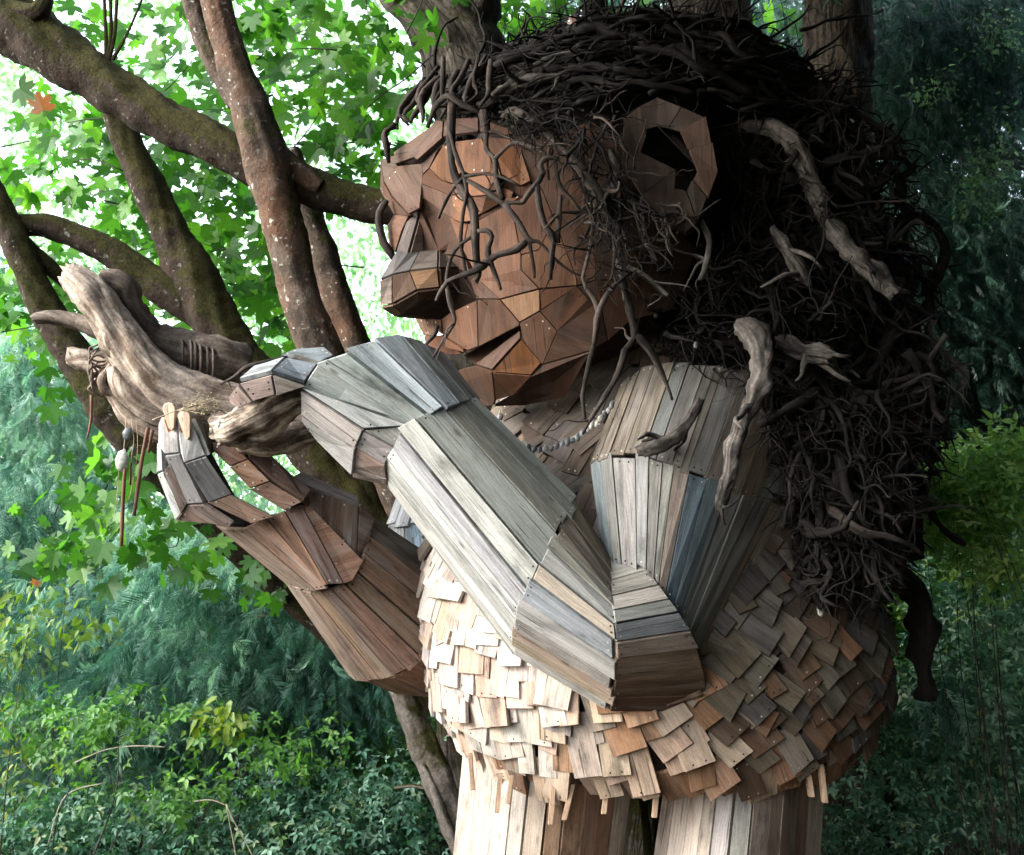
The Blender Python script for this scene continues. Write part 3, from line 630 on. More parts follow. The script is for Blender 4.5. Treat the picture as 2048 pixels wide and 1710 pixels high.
obj('backing', [P(*q) for q in ((432, 878, 5.88), (480, 880, 5.86), (496, 917, 5.83), (540, 960, 5.82), (604, 1000, 5.82), (572, 1014, 5.84), (504, 972, 5.84), (460, 928, 5.84), (560, 930, 6.0), (470, 880, 6.0))],
    [(0, 1, 2, 7), (2, 3, 6, 7), (3, 4, 5, 6), (1, 9, 8, 2), (2, 8, 3), (3, 8, 4), (0, 7, 9), (7, 6, 8, 9), (6, 5, 4, 8)], M_CORE, FB)
for (x, y, x2, y2) in ((341, 818, 345, 862), (371, 834, 377, 880)):
    pts = []
    for k in range(12):
        a = math.pi * k / 11; pts.append((x - 13 * math.cos(a), y - 13 * math.sin(a)))
    pts += [(x2 + 6, y2 - 6), (x2 + 1, y2), (x2 - 5, y2 - 6)]
    hp(pts, 5.70, (.72, .56, .44), FO, P(x, y, 6.5), ((x, y), (x2, y2)), .03, M_NEW, 0)
    panel('board', [P(x - 9, y + 12, 5.71), P(x + 9, y + 12, 5.71), P(x2 + 6, y2 - 5, 5.75), P(x2, y2 + 2, 5.76), P(x2 - 6, y2 - 6, 5.75)], P(x, y, 6.5), FO, (.5, .22, .08), M_NEW, .04)
# far upper arm, blue-grey boards between the forearms
FU0 = Ring([(806, 985), (830, 985), (870, 1000), (930, 1010)], 6.5, 6.4, .15); FU1 = Ring([(782, 1052), (815, 1046), (850, 1046), (930, 1060)], 6.5, 6.4, .17)
FU2 = Ring([(780, 1068), (840, 1110), (870, 1150), (960, 1180)], 6.55, 6.4, .16)
UF = small_core('upper_arm', FU0, FU2)
loft(UF, FU0, FU1, [0, .12, .3, .55, 1], [(.36, .36, .37), (.38, .38, .39), (.33, .35, .37)], lift=.01)
loft(UF, FU1, FU2, [0, .22, .5, .8, 1], [(.42, .42, .43), (.24, .32, .40), (.33, .37, .42)])

# ---- head
HC = P(1150, 520, 6.1)
V, Fc = ellipsoid(P(1150, 515, 6.12), W(6.1, 318), .66, W(6.1, 262))
HEAD = obj('head', V, Fc, plain('head_lining', (0.05, 0.03, 0.022), 1.0), TROLL)
def HD(x, y):
    d = 5.27 + 0.78 * (max(0, 1190 - x) / 425) ** 2.0 + .25 * (max(0, x - 1190) / 250) ** 2
    if y > 540: d += .30 * ((y - 540) / 270) ** 2
    if y < 330: d += .25 * ((330 - y) / 120) ** 2
    return d
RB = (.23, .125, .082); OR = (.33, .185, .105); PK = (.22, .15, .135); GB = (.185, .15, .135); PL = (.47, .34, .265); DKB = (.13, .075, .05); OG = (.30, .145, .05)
HEADF = [
 ([(790, 316), (885, 256), (905, 290), (852, 362), (792, 402), (768, 380), (768, 326)], DKB, -.035),
 # band round the brow
 ([(797, 311), (885, 251), (880, 290), (836, 321), (799, 334)], GB, .02), ([(834, 319), (885, 251), (899, 252), (897, 286), (848, 329)], PK, .035),
 ([(899, 252), (966, 249), (967, 277), (920, 281), (897, 286)], PK, .035), ([(968, 251), (985, 257), (1027, 272), (1033, 281), (1021, 284), (968, 276)], RB, .035),
 # forehead
 ([(766, 320, .0), (797, 311), (799, 334), (773, 365)], GB, 0), ([(799, 334), (848, 329), (850, 350), (846, 392), (843, 418, -.05), (822, 429, -.12), (790, 395), (773, 365)], PK, 0),
 ([(773, 366), (790, 396), (822, 430, -.10), (793, 428, .05), (773, 392, .03)], RB, 0), ([(767, 322, .03), (773, 366, .02), (773, 395, .05), (766, 380, .10)], DKB, 0),
 # brow and eye
 ([(850, 349), (848, 330), (892, 287), (903, 286), (880, 300), (863, 337)], PK, 0), ([(863, 337, -.02), (892, 288, -.03), (903, 286, -.03), (910, 367, .03), (887, 361, .02)], OR, 0),
 ([(903, 286, -.02), (967, 278, -.02), (986, 321, -.05), (986, 345, 0), (944, 349, 0), (929, 342, 0), (910, 367, .03)], OR, 0),
 ([(967, 278, -.02), (1030, 283, -.02), (996, 314, -.05), (986, 321, -.05)], RB, 0),
 ([(996, 314, -.05), (1030, 284, -.02), (1042, 295), (1062, 364, -.02), (1043, 373, -.02), (1005, 349, -.03)], OR, 0),
 ([(986, 321, -.05), (996, 314, -.05), (1005, 349, -.02), (998, 352, .0), (986, 345)], OR, 0),
 ([(998, 353, .08), (1043, 374, .08), (1046, 398, .08), (1008, 402, .08)], DKB, 0),
 ([(936, 353, .03), (986, 346, .01), (998, 353, .01), (975, 392, -.03), (944, 394, .02)], OR, 0),
 ([(975, 392, -.03), (998, 353, .01), (1010, 401, .01), (966, 427, .03), (944, 394, .02)], RB, 0),
 ([(1007, 376, .05), (1030, 386, .03), (1027, 398, .03), (1010, 399, .03)], RB, 0),
 ([(850, 350), (863, 338), (887, 362, .04), (910, 369, .06), (908, 392, .06), (846, 367, .0)], RB, 0), ([(846, 367), (908, 392, .06), (912, 438, .08), (905, 434, .08), (846, 392, .02)], PK, 0),
 ([(908, 370, .05), (936, 354, .04), (944, 394, .03), (934, 385, .02), (909, 391, .05)], RB, 0),
 ([(909, 392, .04), (934, 385, .0), (950, 441, .0), (927, 445, .02), (912, 438, .05)], OR, 0),
 ([(934, 386, .02), (944, 395, .02), (966, 427, .03), (950, 441, .03)], RB, 0), ([(950, 442, .04), (966, 428, .04), (1010, 402, .03), (1012, 413, .04), (952, 447, .05)], DKB, 0),
 ([(1010, 402, .02), (1046, 399, .02), (1085, 380, .0), (1012, 414, .01)], RB, 0), ([(1043, 374, .0), (1062, 365, .0), (1086, 380, .0), (1046, 398, .02)], RB, 0),
 # hollow beside the nose
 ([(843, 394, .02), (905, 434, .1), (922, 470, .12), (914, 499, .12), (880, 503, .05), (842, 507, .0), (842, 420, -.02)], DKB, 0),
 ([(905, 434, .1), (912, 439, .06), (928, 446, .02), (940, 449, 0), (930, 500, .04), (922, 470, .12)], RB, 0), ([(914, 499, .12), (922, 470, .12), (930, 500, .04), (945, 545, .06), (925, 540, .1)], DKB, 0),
 # cheeks
 ([(940, 449), (952, 447), (1012, 414), (1030, 430), (1045, 510), (1045, 540), (1080, 577), (1003, 598), (962, 560, .03), (930, 500, .02)], (.27, .155, .11), 0),
 ([(1012, 414), (1086, 380), (1110, 440), (1080, 500), (1045, 510), (1030, 430)], (.24, .14, .10), 0), ([(1045, 511), (1080, 501), (1110, 441), (1155, 560), (1155, 571), (1081, 577), (1045, 540)], (.25, .145, .095), 0),
 ([(1042, 296), (1110, 275), (1150, 350), (1110, 440), (1086, 380), (1062, 365)], DKB, 0), ([(1150, 350), (1182, 420), (1192, 560), (1155, 571), (1155, 560), (1110, 440)], (.18, .10, .065), 0),
 ([(1005, 599), (1081, 579), (1082, 620), (1042, 643)], PL, -.0), ([(1082, 579), (1155, 572), (1084, 618)], RB, 0),
 ([(1155, 572), (1178, 598), (1116, 660), (1082, 621)], RB, 0), ([(1042, 645), (1082, 622), (1116, 660), (1087, 726), (1058, 692), (1046, 668)], (.25, .16, .115), 0),
 # upper lip
 ([(945, 560, .1), (962, 560, .04), (1003, 598), (981, 598, .0), (958, 598, .03)], DKB, 0),
 ([(981, 598), (1003, 599), (1042, 645), (1041, 650), (960, 692, -.03), (958, 600, -.02)], (.27, .175, .13), 0), ([(905, 625, .02), (958, 600, -.02), (960, 692, -.03), (930, 703, -.02), (890, 669, .0), (885, 640, .02)], (.27, .17, .13), 0),
 ([(835, 634, .05), (870, 638, .0), (875, 658, .0), (866, 670, .02), (853, 670, .05)], (.34, .24, .19), 0), ([(870, 638, 0), (886, 640, .0), (890, 668, .0), (875, 659, .0)], RB, 0),
 ([(853, 671, .05), (890, 670, .0), (928, 706, -.01), (884, 706, .03), (858, 705, .06)], RB, 0), ([(886, 669, -.02), (930, 697, -.05), (932, 703, -.05), (896, 694, -.03)], (.3, .17, .12), 0),
 # lower lip and chin
 ([(1044, 662, .02), (1045, 676, .0), (988, 739, -.05), (956, 729, .0)], PK, 0), ([(932, 709, .10), (1042, 652, .07), (1043, 664, .07), (956, 729, .08)], DKB, 0),
 ([(1045, 678, .0), (1084, 723, .0), (1064, 747, -.02), (988, 741, -.04)], OG, 0), ([(988, 742, -.04), (1064, 748, -.02), (1030, 786, .0), (994, 796, .0)], (.22, .11, .06), 0),
 ([(956, 730, .02), (988, 742, -.04), (994, 796, .0), (990, 808, .02), (950, 812, .08), (918, 766, .12), (922, 738, .1)], DKB, 0),
 ([(1046, 669, .01), (1058, 693, 0), (1087, 726), (1084, 723), (1045, 677)], RB, 0),
 ([(1064, 748, -.02), (1087, 726), (1180, 700, -.05), (1130, 790, .05), (1050, 806, .1), (990, 808, .04), (1030, 786)], (.10, .055, .038), 0),
 ([(1116, 660), (1178, 598), (1200, 600), (1215, 680, .0), (1180, 700, -.05), (1087, 726)], (.11, .065, .045), 0),
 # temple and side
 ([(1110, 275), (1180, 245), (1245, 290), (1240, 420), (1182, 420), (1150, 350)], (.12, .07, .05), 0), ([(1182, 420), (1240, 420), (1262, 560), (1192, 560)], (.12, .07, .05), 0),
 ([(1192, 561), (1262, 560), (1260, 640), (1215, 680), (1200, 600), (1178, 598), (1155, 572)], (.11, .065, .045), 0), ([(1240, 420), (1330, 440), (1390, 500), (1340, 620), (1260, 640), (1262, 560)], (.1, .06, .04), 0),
 # far eye socket seen past the bridge
 ([(780, 452, .0), (793, 430, .03), (822, 432, -.05), (808, 462, -.05), (795, 505, .0), (784, 498, .03)], (.26, .16, .12), 0),
]
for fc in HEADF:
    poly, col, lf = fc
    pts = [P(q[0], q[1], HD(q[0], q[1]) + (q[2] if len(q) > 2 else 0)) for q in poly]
    panel('facet', pts, HC, HEAD, shade(tuple(c_ * k_ for c_, k_ in zip(col, (.42, .325, .25))), .18, .03), M_PLY, .016, (pts[len(pts) // 2] - pts[0]) if random.random() < .5 else Vector((.1, 0, 1)), lf, .0004, 1 if random.random() < .35 else 0, .0014)  # facet tones scaled down to put shade on the face
NOSE = small_core('nose', Ring([(840, 470), (842, 480)], 5.8, 5.8, .01), Ring([(860, 560), (862, 570)], 5.75, 5.75, .01))
nc = P(860, 580, 6.0)
for poly, col in [
 ([(822, 429, 5.86), (843, 419, 5.80), (818, 509, 5.70), (797, 503, 5.74)], GB), ([(843, 420, 5.80), (843, 506, 5.74), (819, 509, 5.70)], (.20, .145, .115)),
 ([(797, 503, 5.74), (818, 509, 5.70), (840, 507, 5.72), (821, 544, 5.58), (787, 551, 5.60), (763, 561, 5.64)], (.17, .16, .16)),
 ([(840, 507, 5.72), (876, 504, 5.74), (875, 538, 5.56), (821, 544, 5.58)], (.21, .17, .15)), ([(876, 504, 5.74), (915, 500, 5.80), (946, 520, 5.84), (947, 538, 5.80), (876, 538, 5.56)], (.17, .13, .11)),
 ([(763, 562, 5.64), (787, 551, 5.60), (787, 606, 5.62), (765, 610, 5.68)], (.30, .24, .21)), ([(787, 551, 5.60), (821, 544, 5.58), (835, 579, 5.57), (787, 606, 5.62)], (.20, .12, .085)),
 ([(821, 544, 5.58), (875, 538, 5.56), (879, 574, 5.57), (835, 579, 5.57)], (.44, .26, .14)), ([(876, 538, 5.56), (947, 538, 5.80), (945, 577, 5.80), (879, 574, 5.57)], (.17, .105, .08)),
 ([(787, 607, 5.62), (835, 580, 5.57), (838, 597, 5.62), (805, 624, 5.70)], (.22, .13, .09)), ([(765, 611, 5.68), (787, 607, 5.62), (805, 624, 5.70), (792, 629, 5.76)], (.30, .19, .14)),
 ([(835, 580, 5.57), (879, 575, 5.57), (945, 578, 5.80), (943, 596, 5.84), (838, 597, 5.62)], (.20, .115, .08)),
 ([(805, 625, 5.70), (838, 598, 5.62), (943, 597, 5.84), (925, 625, 5.86), (904, 640, 5.88), (792, 630, 5.76)], (.07, .045, .035))]:
    panel('facet', [P(*q) for q in poly], nc, NOSE, shade(tuple(c_ * .46 for c_ in col), .06, .02), M_PLY, .014, None if random.random() < .5 else Vector((0, 0, 1)), 0, .0008, 0, .002)  # nose tones scaled down with the face shade
nb = [(824, 432, 5.88), (840, 424, 5.86), (800, 503, 5.77), (838, 506, 5.76), (768, 562, 5.68), (820, 547, 5.61), (873, 541, 5.60), (942, 540, 5.84), (770, 606, 5.71), (835, 594, 5.64), (940, 592, 5.86), (800, 620, 5.76), (905, 560, 6.05), (830, 560, 6.1)]
obj('backing', [P(*q) for q in nb], [(0, 1, 3, 2), (2, 3, 5, 4), (3, 6, 5), (3, 7, 6), (4, 5, 9, 8), (5, 6, 9), (6, 7, 10, 9), (8, 9, 11), (9, 10, 12, 11), (11, 12, 13, 8), (3, 1, 12, 7), (7, 12, 10), (0, 2, 13), (2, 4, 8, 13)], M_CORE, NOSE)
# ear
EARo = [(1247, 242), (1282, 216), (1318, 197), (1366, 216), (1413, 237), (1424, 290), (1434, 348), (1415, 400), (1397, 450), (1372, 472), (1330, 440), (1285, 395), (1245, 330)]
EARi = [(1292, 275), (1294, 261), (1318, 254), (1340, 258), (1360, 264), (1378, 303), (1395, 345), (1386, 366), (1376, 388), (1368, 386), (1350, 383), (1352, 345), (1280, 310)]
EAR = small_core('ear', Ring([(1300, 230), (1310, 240)], 5.25, 5.25, .01), Ring([(1400, 330), (1405, 340)], 5.25, 5.25, .01))
for i in range(13):
    j = (i + 1) % 13
    if i in (0, 2, 4, 6, 8, 10, 11, 12) or True:
        dd = lambda q: 5.13 + .10 * abs(q[0] - 1400) / 150
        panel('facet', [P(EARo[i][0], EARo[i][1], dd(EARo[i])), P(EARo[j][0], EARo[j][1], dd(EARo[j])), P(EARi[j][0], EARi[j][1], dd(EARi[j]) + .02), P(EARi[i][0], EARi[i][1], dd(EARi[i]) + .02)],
              P(1340, 320, 5.8), EAR, shade((.03, .018, .013), .2, .03) if i not in (4, 5, 6) else (.065, .036, .024), M_PLY, .045, Vector((0, 0, 1)), 0, -.001, 0, .003)  # right facets lighter as if lit, the rest painted shade-dark
V = [P(x, y, 5.28) for x, y in EARo] + [P(x * .95 + 1330 * .05, y * .95 + 320 * .05, 5.6) for x, y in EARo]
obj('backing', V, [(i, (i + 1) % 13, 13 + (i + 1) % 13, 13 + i) for i in range(13)] + [tuple(range(13, 26))], M_CORE, EAR)

# ---- hair: roots
HAIRC = P(1270, 350, 6.25)
HX, HY, HZ = W(6.2, 395), .95, W(6.2, 262)
V, Fc = ellipsoid(HAIRC + Vector((.05, .1, 0)), HX * .92, HY * .72, HZ * .93, 36, 20)
V = [v + Vector((mnoise.noise(v * 4), mnoise.noise(v * 4 + Vector((9, 0, 0))), mnoise.noise(v * 4 + Vector((0, 9, 0))))) * .05 for v in V]
HAIR = obj('hair', V, Fc, M_CORE, TROLL, smooth=True)
roots = []           # (pixel size, parts, mat)
def walk(p, d, n, step, wander, grav, r0, r1, seed):
    pts = []; p = Vector(p); d = Vector(d).normalized()
    for i in range(n):
        pts.append(tuple(p) + (r0 + (r1 - r0) * i / (n - 1),))
        d = (d + Vector((random.gauss(0, wander), random.gauss(0, wander), random.gauss(0, wander))) + Vector((0, 0, -grav))).normalized(); p = p + d * step
    return pts
def root_with_twigs(pts, sides=6, twigs=2, seed=0, mat=M_HAIR, knob=.2, ridge=0.0):
    parts = [tube(pts, len(pts) * (2 if not ridge else 8), sides, knob, 14, seed, ridge, ridge)]
    for _ in range(twigs):
        i = random.randrange(1, len(pts) - 1); a = Vector(pts[i][:3]); r = pts[i][3]
        dr = (Vector(pts[i + 1][:3]) - a).normalized() + Vector((random.gauss(0, .7), random.gauss(0, .7), random.gauss(0, .7)))
        parts.append(tube(walk(a, dr, 5, random.uniform(.03, .07), .35, .05, r * .6, r * .2, seed), 10, 5, .2, 14, seed))
    return parts
def cap_pt(u, v, k=1.0):   # u: longitude (0 = right, pi = left, pi/2 = toward the camera), v: latitude
    return HAIRC + Vector((HX * k * math.cos(v) * math.cos(u), -HY * k * math.cos(v) * math.sin(u), HZ * k * math.sin(v)))
def face_clear(x, y):      # keep the bulk of the hair off the face
    return not (x < 1215 and y > 232 + max(0, 860 - x) * .55 and y < 900) and not (1225 < x < 1450 and 190 < y < 480)
# strands laid over the crown
cap_list = []
for i in range(1000):
    u = random.uniform(-.5, math.pi * 1.12); v = random.uniform(.0, 1.45); k = random.uniform(.96, 1.07)
    du = random.choice((-1, 1)) * random.uniform(.05, .12); dv = random.gauss(0, .035); pts = []; n = random.randint(5, 12); r = random.choice((.004, .006, .008, .011, .018, .026)) * random.uniform(.8, 1.2)
    ok = True
    for j in range(n):
        p = cap_pt(u, v, k) + Vector((random.gauss(0, .012),) * 3); x, y, d = proj(p)
        if d < 6.3 and not face_clear(x, y): ok = False; break
        pts.append(tuple(p) + (r * (1 - .5 * j / n),)); u += du * (1 / max(.35, math.cos(v))) * .8; v += dv + random.gauss(0, .03); v = min(1.5, max(-.25, v)); k = min(1.12, max(.94, k + random.gauss(0, .015)))
    if len(pts) >= 4: cap_list.append(pts)
fringe = []
for i in range(95):      # short tufts springing off the crown line and back
    u = random.uniform(-.6, math.pi); v = random.uniform(.5, 1.45); p = cap_pt(u, v, 1.0)
    d = (p - HAIRC).normalized() * random.uniform(.1, .7) + Vector((random.gauss(0, .6), random.gauss(0, .4), random.uniform(-.1, .35)))
    if proj(p)[1] < 235 or proj(p)[0] > 1450: fringe.append(walk(p, d, 6, random.uniform(.04, .085), .3, -.0, random.uniform(.005, .012), .003, i))
for i in range(46):
    y = random.uniform(90, 780); x = np.interp(y, [90, 300, 800], [1560, 1720, 1810]) + random.uniform(-70, 30); fringe.append(walk(P(x, y, random.uniform(5.9, 6.5)), (random.uniform(.4, 1), random.gauss(-.1, .3), random.uniform(-.5, .45)), random.randint(5, 9), random.uniform(.04, .075), .36, .02, random.uniform(.004, .011), .0025, i))
for (x, y, dx, dz) in ((880, 185, -.4, .5), (960, 105, .2, .7), (1100, 60, .6, .5), (1230, 40, .2, .9), (1400, 50, .8, .4), (1480, 90, .9, .3), (1560, 130, .9, .2), (1620, 220, 1, .1), (1680, 280, 1, .15), (1600, 60, .9, .3), (1650, 380, .9, .3)):
    fringe.append(walk(P(x, y, 6.0), (dx, -.1, dz), 7, .075, .25, .02, .014, .004, x))
# back curtain falling to the right and down
cur = []
def inside(x, y):
    R = np.interp(y, [100, 250, 420, 700, 900, 1100, 1250, 1400], [1620, 1760, 1830, 1870, 1860, 1820, 1740, 1700]); L = np.interp(y, [100, 450, 480, 700, 800, 1000, 1250], [1300, 1300, 1250, 1330, 1520, 1570, 1640]); return L, R
for i in range(1900):
    y0 = random.uniform(150, 900) if i < 1500 else random.uniform(780, 1140)
    if i < 1500: y0 = random.uniform(150, 900) if i % 3 else (random.uniform(420, 760) if i % 2 else random.uniform(700, 1060)); L, R = inside(0, y0); x0 = random.uniform(L, R); dd = random.uniform(5.5, 7.1)
    if x0 < 1450 and dd > 5.9: dd = random.uniform(5.35, 5.8)
    if 480 < y0 and x0 < 1600 and dd < 6.9: dd = random.uniform(5.3, 5.75)
    if y0 < 490 and x0 < 1700: dd = random.uniform(5.42, 5.8)
    if y0 > 760: dd = random.uniform(5.35, 6.9)
    if i >= 1500: dd = random.uniform(5.3, 5.7); x0 = random.uniform(1540 + (y0 - 780) * .2, 1760)
    p = P(x0, y0, dd); r = random.choice((.003, .004, .006, .008, .011, .017, .028)) * random.uniform(.8, 1.2)
    if x0 < 1500: r = min(r, .014)
    n = random.randint(5, 10); step = random.uniform(.05, .10) if x0 > 1500 else random.uniform(.03, .055)
    pts = walk(p, (random.gauss(.15, .45), random.gauss(0, .35), -random.uniform(-.1, 1)), n, step, .42, .09, r, r * .3, i)
    good = []
    for q in pts:
        x, y, d = proj(Vector(q[:3])); L, R = inside(x, y)
        if x < L - 25 or (d < 6.2 and 190 < y < 470 and x < 1452) or y > 1230 or x > R + 35: break
        good.append(q)
    if len(good) >= 4: cur.append(good)
# a few trunk-like falls in the lower back
falls = [pp((1600, 500, 6.3, 40), (1680, 700, 6.2, 46), (1720, 900, 6.2, 42), (1740, 1050, 6.2, 34), (1800, 1150, 6.2, 26), (1840, 1230, 6.2, 24), (1848, 1330, 6.2, 20), (1853, 1400, 6.2, 17)),
         pp((1640, 640, 6.4, 46), (1740, 800, 6.4, 48), (1760, 950, 6.4, 46), (1730, 1060, 6.4, 34), (1770, 1120, 6.3, 26)),
         pp((1560, 420, 6.6, 60), (1660, 600, 6.7, 62), (1700, 800, 6.7, 56), (1690, 1000, 6.6, 44), (1650, 1150, 6.5, 30)),
         pp((1700, 960, 5.9, 22), (1697, 1060, 5.75, 20), (1693, 1150, 5.62, 18), (1668, 1180, 5.56, 14), (1642, 1208, 5.5, 12)),
         pp((1480, 300, 6.7, 60), (1620, 430, 6.9, 66), (1720, 600, 7.0, 60), (1790, 800, 6.9, 44), (1800, 980, 6.8, 30), (1830, 1120, 6.7, 20)),
         pp((1560, 250, 6.9, 50), (1700, 420, 7.0, 50), (1790, 600, 7.0, 40), (1830, 760, 6.9, 26)),
         pp((1420, 470, 6.2, 60), (1540, 640, 6.5, 70), (1620, 820, 6.7, 60), (1640, 1000, 6.7, 50)),
         pp((1500, 600, 6.05, 30), (1640, 640, 6.0, 34), (1720, 740, 6.0, 30), (1715, 860, 6.0, 20), (1740, 950, 6.0, 12)),
         pp((1800, 880, 6.4, 10), (1835, 960, 6.4, 11), (1840, 1000, 6.4, 10), (1890, 1060, 6.4, 7), (1930, 1090, 6.4, 5)),
         pp((1780, 450, 6.3, 12), (1850, 440, 6.2, 10), (1890, 500, 6.2, 8), (1860, 580, 6.2, 10), (1865, 640, 6.2, 11))]
# hero pale roots, traced
hero = [pp((1480, 252, 5.55, 12), (1530, 255, 5.45, 20), (1585, 285, 5.4, 24), (1620, 360, 5.4, 23), (1650, 430, 5.4, 19), (1700, 500, 5.35, 21), (1750, 545, 5.35, 24), (1775, 570, 5.35, 20), (1792, 590, 5.35, 15)),
        pp((1490, 650, 5.2, 26), (1520, 690, 5.12, 30), (1525, 745, 5.08, 24), (1505, 810, 5.05, 18), (1470, 880, 5.04, 20), (1458, 950, 5.04, 15), (1440, 1005, 5.06, 9), (1436, 1022, 5.06, 3)),
        pp((1400, 800, 5.2, 8), (1375, 845, 5.16, 13), (1335, 880, 5.14, 17), (1300, 895, 5.14, 14), (1276, 903, 5.15, 10)),
        pp((1560, 680, 5.3, 16), (1610, 702, 5.2, 20), (1662, 712, 5.15, 20)),
        pp((1770, 830, 5.7, 7), (1710, 790, 5.6, 16), (1680, 760, 5.6, 18), (1650, 700, 5.6, 16)), pp((1690, 790, 5.6, 12), (1665, 860, 5.5, 12), (1640, 920, 5.45, 13), (1605, 950, 5.42, 7)),
        pp((1690, 780, 5.62, 16), (1730, 830, 5.6, 14), (1725, 890, 5.6, 12), (1748, 945, 5.6, 9)),
        pp((1220, 300, 5.12, 8), (1235, 340, 5.1, 9), (1222, 400, 5.08, 9), (1232, 450, 5.1, 11), (1236, 500, 5.1, 12), (1245, 540, 5.1, 9), (1250, 600, 5.12, 5)),
        pp((1232, 405, 5.1, 7), (1270, 408, 5.08, 7), (1292, 430, 5.08, 7), (1290, 470, 5.1, 9), (1310, 520, 5.1, 7)), pp((1402, 440, 5.15, 5), (1418, 480, 5.12, 9), (1415, 520, 5.12, 7), (1400, 560, 5.12, 4)),
        pp((1255, 535, 5.08, 6), (1300, 560, 5.06, 6), (1335, 592, 5.06, 6)), pp((1545, 455, 5.3, 8), (1575, 500, 5.25, 13), (1605, 545, 5.25, 14), (1620, 570, 5.25, 6)),
        pp((1865, 640, 6.1, 8), (1860, 670, 6.1, 8), (1900, 715, 6.1, 7), (1930, 748, 6.1, 8), (1925, 770, 6.1, 7), (1908, 802, 6.1, 5)),
        pp((1560, 150, 5.9, 10), (1480, 130, 5.9, 12), (1400, 110, 5.9, 9), (1330, 120, 5.9, 6)), pp((960, 215, 5.6, 10), (1040, 168, 5.5, 14), (1120, 150, 5.45, 12), (1180, 155, 5.45, 7)),
        pp((985, 190, 5.5, 6), (1100, 118, 5.5, 9), (1190, 105, 5.5, 8), (1290, 85, 5.6, 6), (1330, 70, 5.7, 4)), pp((1500, 320, 5.5, 7), (1560, 340, 5.6, 5), (1600, 260, 5.8, 5))]
